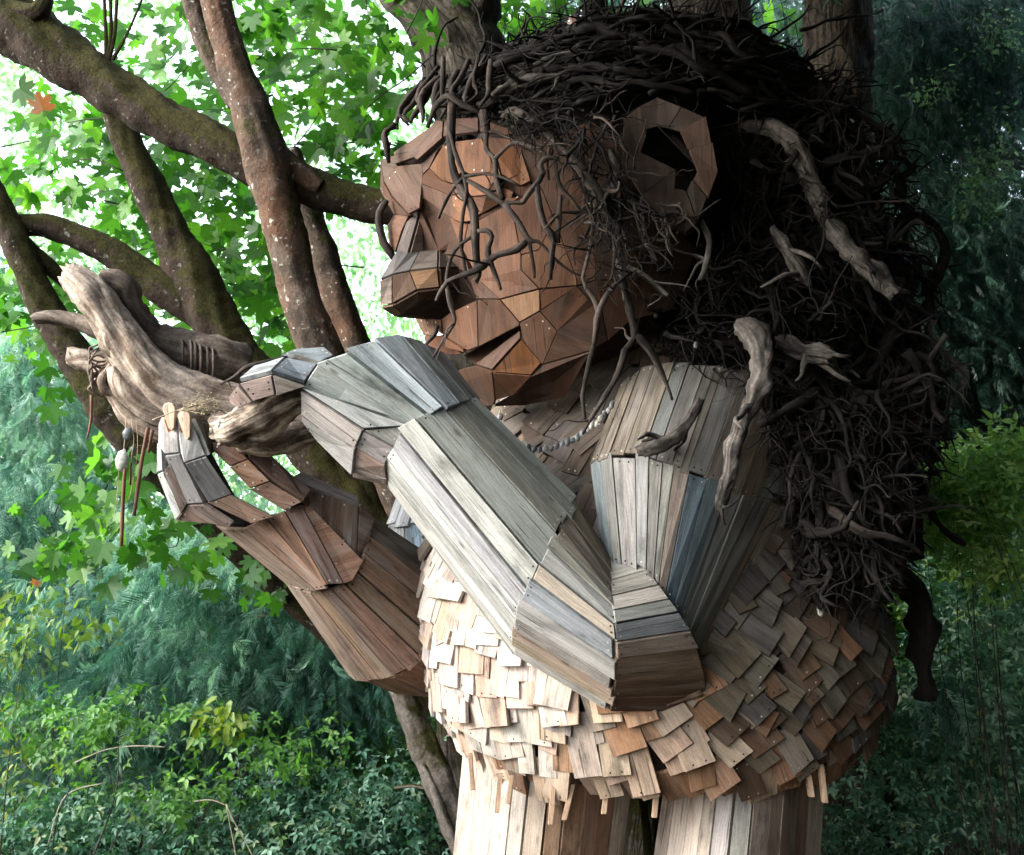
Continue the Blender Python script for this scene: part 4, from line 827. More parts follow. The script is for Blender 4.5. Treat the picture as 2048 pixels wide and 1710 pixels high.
# twigs over the face, traced from brow downward
face = [
 pp((855, 255, 5.5, 4), (870, 215, 5.45, 6), (895, 192, 5.4, 7), (918, 205, 5.38, 6), (965, 228, 5.35, 5)),
 pp((905, 190, 5.45, 10), (903, 260, 5.38, 9), (903, 330, 5.32, 9), (922, 375, 5.28, 9), (945, 412, 5.22, 10), (950, 455, 5.18, 9), (952, 510, 5.15, 8), (958, 550, 5.13, 6), (950, 563, 5.13, 8)),
 pp((900, 265, 5.36, 5), (912, 310, 5.3, 4.5), (928, 350, 5.25, 4.5), (933, 385, 5.22, 4), (924, 440, 5.2, 4), (922, 490, 5.2, 4), (930, 535, 5.2, 3.5), (930, 558, 5.2, 2)),
 pp((930, 352, 5.24, 4), (905, 380, 5.3, 3.5), (888, 410, 5.35, 3), (877, 437, 5.38, 3)), pp((930, 353, 5.24, 3.5), (970, 348, 5.18, 3), (1005, 355, 5.14, 3), (1040, 372, 5.12, 2.5)),
 pp((935, 360, 5.22, 4.5), (975, 385, 5.16, 5), (1008, 408, 5.12, 6), (1035, 440, 5.1, 5), (1052, 470, 5.08, 5), (1062, 500, 5.07, 3.5), (1068, 540, 5.07, 3.5), (1069, 556, 5.07, 2.5)),
 pp((1008, 408, 5.12, 5), (1030, 405, 5.1, 4), (1045, 405, 5.1, 4.5), (1055, 390, 5.08, 6), (1085, 350, 5.05, 6), (1080, 330, 5.05, 6), (1095, 315, 5.05, 6), (1120, 320, 5.06, 4)),
 pp((965, 225, 5.36, 10), (972, 265, 5.3, 8), (973, 300, 5.25, 5), (990, 318, 5.2, 5), (992, 355, 5.16, 7), (1005, 398, 5.12, 6)), pp((990, 318, 5.2, 5), (1010, 298, 5.18, 4), (1030, 285, 5.16, 4), (1070, 296, 5.12, 3.5), (1095, 310, 5.08, 3)),
 pp((950, 470, 5.16, 5), (920, 490, 5.2, 4), (900, 520, 5.25, 4.5), (893, 560, 5.28, 4), (898, 590, 5.28, 5), (905, 620, 5.28, 6), (910, 645, 5.28, 3), (893, 670, 5.28, 3.5), (872, 705, 5.28, 2.5), (860, 720, 5.28, 1)),
 pp((955, 462, 5.14, 4), (975, 462, 5.12, 5), (984, 475, 5.11, 5), (975, 500, 5.11, 5.5), (983, 530, 5.1, 5), (995, 560, 5.1, 4), (1002, 580, 5.1, 2.5)),
 pp((1056, 478, 5.08, 7), (1030, 500, 5.08, 8), (990, 512, 5.1, 8), (960, 535, 5.12, 8), (940, 545, 5.14, 6), (900, 560, 5.2, 5), (880, 585, 5.24, 5), (873, 602, 5.25, 4)),
 pp((1010, 408, 5.1, 6), (1040, 450, 5.06, 6), (1060, 480, 5.05, 6), (1080, 485, 5.05, 4), (1110, 518, 5.06, 3), (1145, 545, 5.08, 3), (1170, 552, 5.1, 3)),
 pp((1000, 245, 5.3, 5), (1020, 220, 5.22, 7), (1050, 230, 5.15, 9), (1100, 275, 5.08, 8), (1150, 325, 5.03, 11), (1190, 375, 5.02, 13), (1210, 410, 5.02, 9), (1222, 450, 5.04, 5)),
 pp((1075, 370, 5.06, 5), (1078, 410, 5.05, 6), (1090, 450, 5.05, 7), (1105, 475, 5.05, 8), (1103, 510, 5.05, 6), (1100, 560, 5.06, 5)), pp((1122, 390, 5.06, 4), (1118, 430, 5.06, 6), (1115, 485, 5.06, 6)),
 pp((1110, 320, 5.06, 4), (1120, 370, 5.06, 4), (1145, 400, 5.06, 4), (1160, 420, 5.06, 3.5), (1180, 416, 5.06, 2)), pp((1105, 270, 5.08, 3), (1095, 320, 5.06, 3), (1098, 360, 5.06, 3)),
 pp((1195, 380, 5.05, 5), (1180, 500, 5.04, 4), (1165, 560, 5.04, 4), (1190, 600, 5.04, 6), (1198, 640, 5.04, 4), (1190, 680, 5.04, 5), (1175, 740, 5.05, 5), (1165, 790, 5.08, 4.5), (1170, 840, 5.1, 4)),
 pp((1260, 545, 5.04, 4), (1220, 580, 5.02, 5), (1195, 630, 5.02, 6), (1188, 690, 5.03, 5)), pp((1250, 700, 5.08, 7), (1235, 750, 5.06, 6), (1205, 800, 5.06, 5), (1180, 840, 5.06, 4), (1165, 868, 5.08, 3)),
 pp((1245, 560, 5.06, 6), (1260, 620, 5.06, 7), (1270, 670, 5.08, 8), (1250, 700, 5.08, 7)), pp((1270, 670, 5.08, 9), (1300, 700, 5.08, 7), (1330, 760, 5.1, 5), (1345, 800, 5.12, 3)),
 pp((790, 250, 5.9, 9), (770, 265, 5.88, 6), (772, 290, 5.86, 7), (778, 325, 5.84, 4)), pp((775, 400, 5.95, 6), (757, 430, 5.95, 8), (765, 480, 5.95, 9), (790, 520, 5.95, 7)), pp((875, 650, 5.7, 5), (870, 668, 5.7, 6), (850, 690, 5.72, 3)),
]
for k in range(26):       # wisps over the lower ear
    a = random.uniform(0, 1); x = 1225 + 40 * a + random.uniform(0, 120); y = random.uniform(270, 330) if x < 1265 else random.uniform(395, 450)
    face.append([tuple(q) for q in walk(P(x, y, 5.04), (random.gauss(.2, .5), -.05, -1), 6, random.uniform(.03, .055), .38, .03, random.uniform(.005, .012), .003, k)])
for k in range(80):      # strands down the temple, between cheek and ear
    y = random.uniform(235, 560); x = np.interp(y, [235, 300, 560], [1130, 1190, 1215]) + random.uniform(-25, 60)
    fringe.append(walk(P(x, y, random.uniform(4.98, 5.14)), (random.gauss(.1, .5), -.05, -1), random.randint(5, 8), random.uniform(.03, .05), .36, .06, random.choice((.003, .004, .006, .009, .013)), .002, k))
for k in range(40):       # and along the hairline over the forehead
    x = random.uniform(985, 1240); fringe.append(walk(P(x, 232 + random.uniform(-14, 26), random.uniform(5.05, 5.2)), (random.uniform(-.6, 1), -.05, random.gauss(-.25, .3)), 6, random.uniform(.03, .05), .3, .03, random.choice((.004, .006, .009, .013)), .002, k))
for k in range(16):       # curls at the hairline, upper left
    x = 800 + k * 11; y = 235 - k * 5.5 if k < 9 else 188
    x += random.uniform(-9, 9); y += random.uniform(-14, 6); rr = random.uniform(.6, 1.25)
    face.append(pp((x + random.uniform(5, 45), y - random.uniform(40, 75), 6.0 - k * .025, 6 * rr), (x + random.uniform(-8, 12), y - 20, 5.93 - k * .025, 7 * rr), (x + random.uniform(-16, 6), y + 8, 5.9 - k * .025, 5 * rr), (x + random.uniform(-22, 8), y + random.uniform(10, 50), 5.88 - k * .03, 3)))
# the separate, larger roots become sub-parts; the thin mass is one part
ind = []
hero = [[q[:3] + (q[3] * .84,) for q in h] for h in hero]
for i, pts in enumerate(hero): ind.append((root_with_twigs(pts, 16, 3, i, knob=.3, ridge=.5), M_PALE))
for i, pts in enumerate(face): ind.append((root_with_twigs(pts, 7, 1 if i < 22 else 0, i + 50, knob=.22), M_TWIG))
for i, pts in enumerate(falls): ind.append(([tube(pts, len(pts) * 6, 18, .4, 7, i, .6)] , M_HAIR))
random.shuffle(fringe); thin = fringe[110:]
for i, pts in enumerate(fringe[:110]): ind.append((root_with_twigs(pts, 6, 2, i), M_TWIG if i % 3 == 0 else M_HAIR))
big = sorted(cap_list + cur, key=lambda q: -q[0][3] * len(q)); nind = max(40, 298 - len(ind))
for i, pts in enumerate(big[:nind]): ind.append((root_with_twigs(pts, 7, 1, i, knob=.28), M_TWIG if i % 4 == 0 else M_HAIR))
for parts, m in ind: tube_obj('root', parts, m, HAIR)
tube_obj('root_tangle', sum([root_with_twigs(p, 5, 2, i) for i, p in enumerate(thin + big[nind:])], []), M_HAIR, HAIR, kind='stuff')
# fingernail-like shell cap, shell at the end of the lowest root
def shell(name, c, r, sq, nrm, mat, parent=None, label=None, cat=None, group=None, depth=.4):
    n = Vector(nrm).normalized(); x = n.cross(Vector((.2, .1, 1))).normalized(); y = n.cross(x); V = [Vector(c) + n * r * depth]; Fc = []
    R = 5; S = 14
    for k in range(1, R + 1):
        a = k / R * math.pi / 2
        for s in range(S):
            t = 2 * math.pi * s / S; rid = 1 + .05 * math.cos(t * 7)
            V.append(Vector(c) + (x * math.cos(t) * sq + y * math.sin(t)) * r * math.sin(a) * rid + n * r * depth * math.cos(a))
    for s in range(S): Fc.append((0, 1 + s, 1 + (s + 1) % S))
    for k in range(R - 1):
        for s in range(S): a = 1 + k * S + s; b = 1 + k * S + (s + 1) % S; Fc.append((a, a + S, b + S, b))
    Fc.append(tuple(1 + (R - 1) * S + s for s in range(S)))
    o = obj(name, V, Fc, mat, parent, [(v.x, v.z) for v in V], smooth=True)
    if label: tag(o, label, cat, group)
    return o
shell('seashell', P(1641, 1220, 5.42), .036, .55, (.2, -1, .5), M_SHELL, None, 'single white shell at the end of a root hanging over the shingled hip', 'shell')
shell('seashell', P(1392, 690, 5.2), .02, .6, (.2, -1, .3), M_SHELLB, None, 'small grey shell caught among the roots on the shoulder', 'shell')
NECK = thing('shell_necklace', P(1080, 890, 5.45), 'necklace of small dull shells across the shingled chest below the chin', 'necklace')
npts = [(1000, 820, 5.75), (1000, 850, 5.72), (1012, 872, 5.68), (1035, 886, 5.62), (1070, 896, 5.55), (1105, 892, 5.5), (1135, 880, 5.46), (1165, 862, 5.44), (1200, 835, 5.44), (1230, 800, 5.46)]
tube_obj('string', [tube([tuple(P(*q)) + (.003,) for q in npts], 40, 5, 0)], M_STRING, NECK)
for i, t in enumerate(np.linspace(.04, .97, 26)):
    q = resample(npts, [t])[0]; shell('shell', P(q[0], q[1] + random.uniform(2, 7), q[2] - .02), random.uniform(.016, .027), random.uniform(.5, .8), (random.gauss(0, .6), -1, random.gauss(0, .4)), random.choice((M_SHELL, M_SHELLB, M_SHELLB)), NECK)

# ==================================================================== THINGS IN THE HANDS
def ppd(*rows): return pp(*[(x, y, d + .28, r) for x, y, d, r in rows])
DW = thing('driftwood', P(300, 760, 5.75), 'forked pale driftwood snag held up in the wooden hands', 'driftwood')
parts = [tube(ppd((640, 830, 5.84, 30), (560, 830, 5.78, 44), (470, 818, 5.72, 50), (390, 806, 5.68, 56), (322, 776, 5.64, 56), (275, 728, 5.62, 47), (240, 672, 5.62, 40), (212, 628, 5.62, 38), (186, 592, 5.62, 40), (160, 566, 5.64, 35), (138, 548, 5.66, 24)), 100, 40, .05, 4, 3, .34, .5),
         tube(ppd((270, 690, 5.58, 14), (228, 640, 5.58, 20), (205, 605, 5.58, 20), (190, 580, 5.6, 16)), 40, 20, .08, 7, 8, .35, .3),
         tube(ppd((250, 720, 5.6, 16), (224, 690, 5.575, 20), (216, 655, 5.57, 18), (205, 630, 5.58, 10)), 40, 20, .1, 7, 9, .35),
         tube(ppd((345, 850, 5.66, 10), (310, 832, 5.6, 22), (268, 800, 5.58, 26), (238, 765, 5.57, 20), (222, 735, 5.57, 10)), 40, 22, .08, 6, 5, .4)]
mesh = tube_obj('main_limb', parts, M_DRIFT, DW)
tube_obj('side_limb', [tube(ppd((230, 668, 5.72, 20), (190, 655, 5.72, 19), (140, 642, 5.73, 16), (100, 634, 5.74, 12), (68, 638, 5.75, 9)), 44, 16, .1, 9, 2, .45, .4)], M_DRIFTD, DW)
tube_obj('side_limb', [tube(ppd((170, 712, 5.75, 12), (145, 712, 5.75, 18), (190, 728, 5.74, 24), (240, 770, 5.7, 26), (270, 820, 5.66, 24), (330, 870, 5.64, 18), (352, 892, 5.66, 12)), 50, 18, .1, 8, 6, .4),
                       tube(ppd((205, 745, 5.66, 16), (228, 790, 5.62, 14), (262, 838, 5.6, 16), (300, 862, 5.6, 15), (345, 880, 5.62, 10)), 40, 16, .1, 9, 7, .4),
                       tube(ppd((222, 730, 5.6, 6), (206, 758, 5.58, 9), (214, 782, 5.6, 10), (250, 800, 5.62, 8)), 16, 8, .4, 12, 7)], M_DRIFT, DW)
tube_obj('dark_limb', [tube(ppd((200, 560, 5.76, 22), (245, 572, 5.78, 28), (262, 620, 5.80, 28), (300, 680, 5.84, 32), (370, 705, 5.88, 38), (450, 722, 5.9, 42), (500, 735, 5.92, 34)), 60, 24, .06, 6, 4, .4)], M_DRIFTD, DW)
for i, x in enumerate((362, 378, 386, 395, 408, 418)):
    tube_obj('strap', [tube([tuple(P(x + 4 * math.cos(a) + i, 712 + 36 * math.sin(a) + i * 3, 6.14 - .12 * math.cos(a))) + (.008,) for a in np.linspace(-1.6, 1.5, 9)], 20, 5, .2)], M_STRAP if i % 2 else M_DRIFTD, DW)
for i in range(9):
    y = 705 + i * 9
    tube_obj('strap', [tube([tuple(P(212 - 32 * math.cos(a) + random.uniform(-4, 4), y + 20 * math.sin(a) + random.uniform(-5, 5), 5.96 - .10 * math.cos(a * .8))) + (.006,) for a in np.linspace(-1.5, 1.6, 8)], 18, 5, .3)], M_STRAP, DW)
LOG = tube_obj('log', [tube(pp((445, 862, 5.62, 34), (480, 850, 5.52, 40), (530, 825, 5.43, 42), (575, 800, 5.38, 38), (600, 788, 5.37, 30), (606, 785, 5.37, 12)), 50, 30, .2, 8, 12, .35, .5),
                       tube(pp((480, 885, 5.75, 22), (560, 882, 5.7, 28), (620, 862, 5.6, 26), (650, 845, 5.55, 14)), 30, 18, .12, 8, 13, .3)], M_LOG)
tag(LOG, 'short bark-covered log gripped between the near finger and the lower hand', 'log')
TW = tube_obj('twig', [tube(pp((440, 769, 5.35, 3), (470, 752, 5.33, 3.5), (495, 733, 5.3, 4), (535, 722, 5.3, 3.5), (575, 714, 5.34, 2.5)), 14, 6, .2), tube(pp((455, 760, 5.35, 1.5), (462, 775, 5.35, 1)), 4, 5, 0)], M_TWIG)
tag(TW, 'thin bare twig lying across the near fingertips', 'twig')
SPR = thing('dried_flower_sprig', P(400, 815, 5.6), 'sprig of tiny dried flower heads resting on the fingers beside the pegs', 'flower sprig')
sp_parts = [tube(pp((305, 840, 5.6, 1.5), (350, 822, 5.6, 1.3), (400, 808, 5.58, 1)), 8, 4, 0)]; heads = []
for i in range(70):
    x, y, d = random.gauss(402, 18), random.gauss(813, 10), random.gauss(5.58, .04); heads.append(P(x, y, d)); sp_parts.append(tube(pp((355 + random.uniform(0, 20), 822, 5.6, .7), ((x + 365) / 2, (y + 818) / 2, 5.59, .6), (x, y, d, .4)), 4, 3, 0))
tube_obj('stems', sp_parts, M_STRING, SPR, kind='stuff')
OCT = ([(0, 0, 1), (1, 0, 0), (0, 1, 0), (-1, 0, 0), (0, -1, 0), (0, 0, -1)], [(0, 1, 2), (0, 2, 3), (0, 3, 4), (0, 4, 1), (5, 2, 1), (5, 3, 2), (5, 4, 3), (5, 1, 4)])
heads += [h + Vector((random.gauss(0, .012), random.gauss(0, .012), random.gauss(0, .012))) for h in heads * 2]
batch('flower_heads', OCT, np.tile(np.eye(3) * .0035, (len(heads), 1, 1)), np.array([tuple(h) for h in heads]), NR.random(len(heads)), M_HEADS, SPR)
shell('seashell', P(440, 845, 5.5), .035, .45, (.3, -1, .6), M_SHELL, None, 'white shell chip wedged under the bark log', 'shell')
ORN = thing('hanging_ornament', P(255, 830, 5.6), 'hanging cluster of shell discs, strings and thin sticks below the driftwood', 'ornament')
shell('shell', P(244, 921, 5.58), .056, .68, (-.3, -1, -.1), M_SHELL, ORN); shell('shell', P(255, 867, 5.6), .033, .75, (.1, -1, 0), M_SHELLB, ORN); shell('shell', P(248, 902, 5.58), .012, .8, (0, -1, 0), M_SHELL, ORN)
shell('shell', P(266, 898, 5.62), .016, .8, (.4, -1, 0), M_SHELLB, ORN)
for pl, r in (([(252, 835, 5.62), (250, 870, 5.6), (247, 905, 5.6)], .8), ([(262, 838, 5.62), (268, 880, 5.62), (262, 920, 5.6), (266, 960, 5.6), (258, 1000, 5.6)], .8), ([(238, 930, 5.58), (236, 970, 5.58), (230, 1030, 5.58)], .7), ([(272, 840, 5.6), (275, 900, 5.6), (262, 990, 5.6)], .7)):
    tube_obj('string', [tube([tuple(P(*q)) + (W(5.6, r),) for q in pl], 10, 4, 0)], M_STRING, ORN)
for pl in ([(250, 935, 5.57, 3.2), (246, 1000, 5.57, 4), (243, 1092, 5.57, 3.4)], [(296, 855, 5.6, 4), (282, 930, 5.59, 4.2), (268, 1032, 5.58, 3.6)], [(183, 790, 5.6, 3), (182, 840, 5.6, 3), (174, 878, 5.6, 1.4)], [(262, 925, 5.6, 2.2), (260, 970, 5.6, 2.2)], [(305, 860, 5.66, 4), (297, 905, 5.66, 3)]):
    tube_obj('stick', [tube(pp(*pl), 8, 6, .05)], M_STICK, ORN)

# ==================================================================== LEAF TEMPLATES
half = [(0, 1.0), (6, .84), (11, .90), (16, .74), (22, .58), (28, .50), (33, .68), (38, .80), (45, .98), (50, .82), (56, .86), (62, .68), (70, .50), (76, .46), (84, .62), (90, .72), (99, .82), (106, .64), (116, .56), (134, .42), (156, .24), (176, .07)]
ang = [(a, r) for a, r in half] + [(-a, r) for a, r in half[::-1][:-1]]
mv = [(0, 0, 0)] + [(r * math.sin(math.radians(a)), r * math.cos(math.radians(a)), 0.0) for a, r in ang]
mf = [(0, i, i + 1) for i in range(1, len(ang))] + [(0, len(ang), 1)]
mf2 = mf + [(len(mv), len(mv) + 1, len(mv) + 2)]
mv2 = mv + [(-.012, -.05, 0), (.012, -.05, 0), (0, -.9, .12)]
MAPLE = (mv2, mf2)
mesh_leaf = []
for k in range(4):
    me = bpy.data.meshes.new('maple_leaf'); rr = random.Random(k)
    me.from_pydata([(x * (1 + rr.uniform(-.06, .06)), y * (1 + rr.uniform(-.06, .06)), z + (.22, -.15, .1, .3)[k] * abs(x)) for x, y, z in mv2], [], mf2); me.materials.append(M_MAPLE); mesh_leaf.append(me)
LV = ([(0, 0, 0), (.26, .25, .06), (.22, .58, .04), (0, 1.12, -.12), (-.22, .58, .04), (-.26, .25, .06)], [(0, 1, 2), (0, 2, 3), (0, 3, 4), (0, 4, 5)])
def frond(n=15, droop=.4, wid=.34, seed=1):
    rr = random.Random(seed); V = []; Fc = []
    for i in range(n):
        t = (i + .5) / n; y = t; z = -droop * t * t; L0 = wid * (1 - t * .8) * (.5 + .5 * math.sin(min(1, t * 3) * 1.57))
        for s in (-1, 1):
            L = L0 * rr.uniform(.55, 1.2); yy = y + rr.uniform(-.03, .03); b = len(V); lift = rr.uniform(-.12, .06)
            V += [(0, yy - .012, z), (0, yy + .016, z), (s * L * .6, yy + L * .55 + .012, z - L * .2 + lift * .4), (s * L, yy + L * rr.uniform(.8, 1.3), z - L * .8 + lift), (s * L * .55, yy + L * .35, z - L * .25 + lift * .4)]
            Fc += [(b, b + 1, b + 2), (b, b + 2, b + 4), (b + 4, b + 2, b + 3)]
    b = len(V); V += [(-.006, 0, 0), (.006, 0, 0), (0, 1.12, -droop * 1.2)]; Fc.append((b, b + 1, b + 2)); return V, Fc
FR = frond()
TRI = ([], [])
for a_, l_ in ((0, 1.0), (75, .8), (-75, .8)):
    c_, s_ = math.cos(math.radians(a_)), math.sin(math.radians(a_)); b_ = len(TRI[0])
    for x, y, z in LV[0]: x, y = x * l_, y * l_ + .12; TRI[0].append((x * c_ + y * s_, -x * s_ + y * c_ + .3, z * l_))
    TRI[1].extend([tuple(q + b_ for q in f) for f in LV[1]])

# ==================================================================== TREES
def tree(name, label, limbs, mat, base, cat='tree', sides=18, knob=.07, group=None):
    t = thing(name, base, label, cat, group)
    for i, l in enumerate(limbs):
        tube_obj('trunk' if i == 0 else 'limb', [tube(pp(*[(q[0], q[1], q[2], q[3] * (.92 if name == 'maple_tree' else 1)) for q in l]), len(l) * 14, sides + 8, knob, 6, i + len(label), .16)], mat, t)
    return t
def gb(x, y, d): q = P(x, y, d); return Vector((q.x, q.y, ground_z(q.x, q.y)))
T = {}
T['diag'] = tree('maple_tree', 'maple with one thick mossy limb slanting from the upper left corner to the head', [
    [(-220, -180, 7.3, 90), (-60, -20, 7.2, 76), (60, 70, 7.15, 66), (180, 150, 7.1, 54), (300, 225, 7.05, 48), (420, 285, 7.0, 44), (520, 335, 7.0, 46), (620, 375, 7.0, 42), (720, 405, 7.0, 38), (800, 425, 7.0, 36), (960, 500, 7.3, 40), (1010, 900, 7.8, 60), (1020, 1600, 8.2, 90), (1020, 2100, 8.2, 100)],
    [(-40, 10, 7.25, 30), (60, -60, 7.3, 20), (130, -140, 7.4, 15)], [(-60, -40, 7.2, 34), (20, 22, 7.05, 30), (80, 20, 7.0, 20), (100, -60, 7.0, 14)],
    [(215, 120, 7.05, 5), (222, 60, 7.05, 4), (218, -60, 7.05, 3)], [(217, 125, 7.05, 5), (230, 60, 7.05, 4), (236, -60, 7.05, 3)], [(213, 125, 7.05, 5), (211, 50, 7.05, 4), (205, -60, 7.05, 3)], [(225, 120, 7.05, 4), (258, 60, 7.05, 3), (300, -40, 7.05, 2)]],
    M_BARK_MOSS, gb(1020, 1700, 8.2), sides=22)
T['red'] = tree('maple_tree', 'maple with a leaning reddish-brown trunk speckled with lichen, nearest the wooden wrist', [
    [(410, -120, 6.9, 30), (432, 0, 6.88, 31), (462, 110, 6.86, 34), (500, 220, 6.85, 40), (530, 310, 6.85, 52), (555, 410, 6.85, 46), (580, 500, 6.86, 42), (602, 590, 6.88, 42), (640, 700, 6.92, 44), (720, 850, 6.98, 44), (790, 960, 7.05, 46), (860, 1080, 7.1, 48), (980, 1300, 7.3, 50), (1040, 2000, 7.6, 60)],
    [(370, -120, 6.98, 26), (388, 0, 6.95, 25), (410, 80, 6.93, 25), (440, 150, 6.9, 22), (475, 210, 6.9, 20)],
    [(545, 300, 6.9, 24), (590, 340, 6.92, 26), (640, 375, 6.95, 26)]], M_BARK_RED, gb(880, 1800, 7.4), sides=22)
T['left'] = tree('maple_tree', 'mossy maple forking left of centre above the driftwood', [
    [(190, 130, 7.5, 16), (225, 215, 7.45, 27), (262, 300, 7.42, 33), (310, 400, 7.4, 37), (350, 480, 7.4, 41), (385, 550, 7.38, 52), (430, 640, 7.36, 54), (490, 730, 7.34, 50), (570, 830, 7.3, 50), (660, 940, 7.28, 50), (745, 1025, 7.26, 46), (900, 1180, 7.4, 50), (1040, 1600, 7.8, 70), (1060, 2100, 8, 80)],
    [(20, 452, 7.3, 24), (90, 450, 7.3, 26), (160, 475, 7.32, 28), (230, 512, 7.34, 31), (300, 560, 7.36, 36), (370, 600, 7.38, 40), (420, 640, 7.38, 40)]], M_BARK_MOSS, gb(900, 1800, 7.9), sides=20)
T['edge'] = tree('maple_tree', 'lichen-spotted maple stem leaning in from the left edge behind the driftwood', [
    [(-60, 260, 7.2, 20), (-10, 390, 7.2, 24), (30, 480, 7.2, 31), (70, 570, 7.2, 33), (110, 650, 7.2, 36), (160, 730, 7.2, 40), (215, 810, 7.2, 44), (290, 900, 7.25, 44), (370, 980, 7.3, 44), (450, 1060, 7.4, 40), (570, 1170, 7.5, 36), (700, 1290, 7.6, 32), (830, 1380, 7.7, 28), (960, 1500, 7.9, 40), (1000, 2050, 8.2, 60)],
    [(40, 480, 7.25, 16), (90, 525, 7.3, 17), (135, 570, 7.35, 15), (200, 640, 7.4, 12)]], M_BARK_MOSS, gb(1000, 1900, 8.2), sides=18)
T['back'] = tree('maple_tree', 'slim lichen-dotted maple stem just behind the reddish trunk', [
    [(580, 300, 7.4, 20), (610, 400, 7.4, 27), (640, 490, 7.4, 30), (668, 580, 7.4, 32), (700, 670, 7.4, 34), (760, 800, 7.45, 38), (900, 1100, 7.7, 44), (1000, 1600, 8, 50), (1000, 2050, 8, 54)]], M_BARK_RED, gb(900, 1750, 8), sides=18)
T['fork'] = tree('forked_tree', 'big dark forking trunk rising behind the crown of root hair', [
    [(740, -120, 8.2, 60), (800, -40, 8.2, 56), (870, 30, 8.2, 70), (925, 110, 8.2, 84), (950, 220, 8.2, 80), (980, 500, 8.4, 86), (1000, 1200, 8.8, 100), (1000, 2100, 9, 110)], [(975, -120, 8.3, 50), (955, -30, 8.25, 52), (930, 60, 8.2, 56), (925, 120, 8.2, 50)]], M_BARK_RIDGE, gb(1000, 1700, 8.9), sides=26, knob=.05)
T['mid'] = tree('fir_tree', 'broad ridged trunk behind the top of the root hair, left of the paler one', [[(1420, -140, 8.6, 82), (1418, 100, 8.6, 82), (1415, 400, 8.7, 86), (1410, 1200, 9, 96), (1410, 2100, 9, 110)]], M_BARK_RIDGE, gb(1410, 1700, 9), sides=28, knob=.04)
T['right'] = tree('fir_tree', 'furrowed grey-brown trunk standing right of the root hair', [[(1672, -140, 8.2, 66), (1675, 60, 8.2, 66), (1672, 200, 8.2, 68), (1675, 400, 8.3, 70), (1690, 800, 8.4, 74), (1700, 1400, 8.6, 84), (1700, 2100, 8.7, 96)]], M_BARK_RIDGE, gb(1700, 1700, 8.6), sides=28, knob=.04)
T['slim'] = tree('fir_tree', 'slim mossy stem poking up between the forked trunk and the broad trunk', [[(1185, -140, 8.6, 24), (1190, 60, 8.6, 26), (1200, 400, 8.7, 30), (1200, 1200, 9, 40), (1200, 2100, 9, 50)]], M_BARK_MOSS, gb(1200, 1700, 9), sides=14)
tree('leaning_stem', 'bare grey stem leaning to the right below the far elbow', [[(770, 1250, 7.2, 20), (800, 1370, 7.15, 24), (835, 1460, 7.1, 28), (875, 1560, 7.0, 30), (925, 1680, 6.95, 32), (985, 1850, 6.9, 36), (1030, 2080, 6.9, 40)], [(848, 1530, 6.95, 4), (868, 1580, 6.9, 8), (890, 1640, 6.85, 10), (925, 1720, 6.85, 12), (990, 1900, 6.9, 13)],
    [(790, 1575, 7, 3), (830, 1572, 6.98, 4), (868, 1580, 6.95, 5)]], M_BARK_GREY, gb(1010, 1950, 6.9), sides=16)
tree('grey_tree', 'upright furrowed grey trunk close behind the left hem of the skirt', [[(905, 1200, 7.6, 30), (903, 1400, 7.6, 32), (912, 1500, 7.6, 36), (930, 1600, 7.6, 36), (940, 1720, 7.6, 38), (950, 2050, 7.6, 44)]], M_BARK_RIDGE, gb(945, 1950, 7.6), sides=20)
tree('grey_tree', 'distant grey forked trunk at the left among pale cedars', [[(120, 760, 13, 14), (150, 800, 13, 18), (168, 850, 13, 24), (172, 950, 13, 26), (175, 1100, 13, 28), (175, 1500, 13, 30)], [(220, 740, 13, 10), (190, 800, 13, 14), (175, 850, 13, 16)]], M_BARK_GREY, gb(175, 1400, 13), sides=12)
tree('far_tree', 'sunlit slender far trunk at the right edge in the gap of the dark cedars', [[(1960, 150, 12, 22), (1968, 330, 12, 24), (1975, 500, 12, 26), (1985, 1500, 12, 34)], [(1970, 290, 11.9, 12), (2010, 320, 11.8, 14), (2080, 330, 11.8, 15)]], M_BARK_GREY, gb(1985, 1400, 12), sides=12)
tree('dark_boulder_stump', 'dark bulging stump seen between the two plank legs', [[(1262, 1560, 7.4, 20), (1270, 1620, 7.3, 60), (1262, 1700, 7.2, 78), (1250, 1850, 7.2, 90), (1250, 2060, 7.2, 100)]], M_BARK_RIDGE, gb(1250, 1950, 7.2), 'stump', 20, .12)
tree('thin_pole', 'thin dark pole standing between the plank legs', [[(1280, 1560, 6.6, 8), (1290, 1640, 6.6, 9), (1300, 1760, 6.6, 10), (1300, 2050, 6.6, 11)]], M_BARK_MOSS, gb(1300, 1950, 6.6), 'pole', 8)

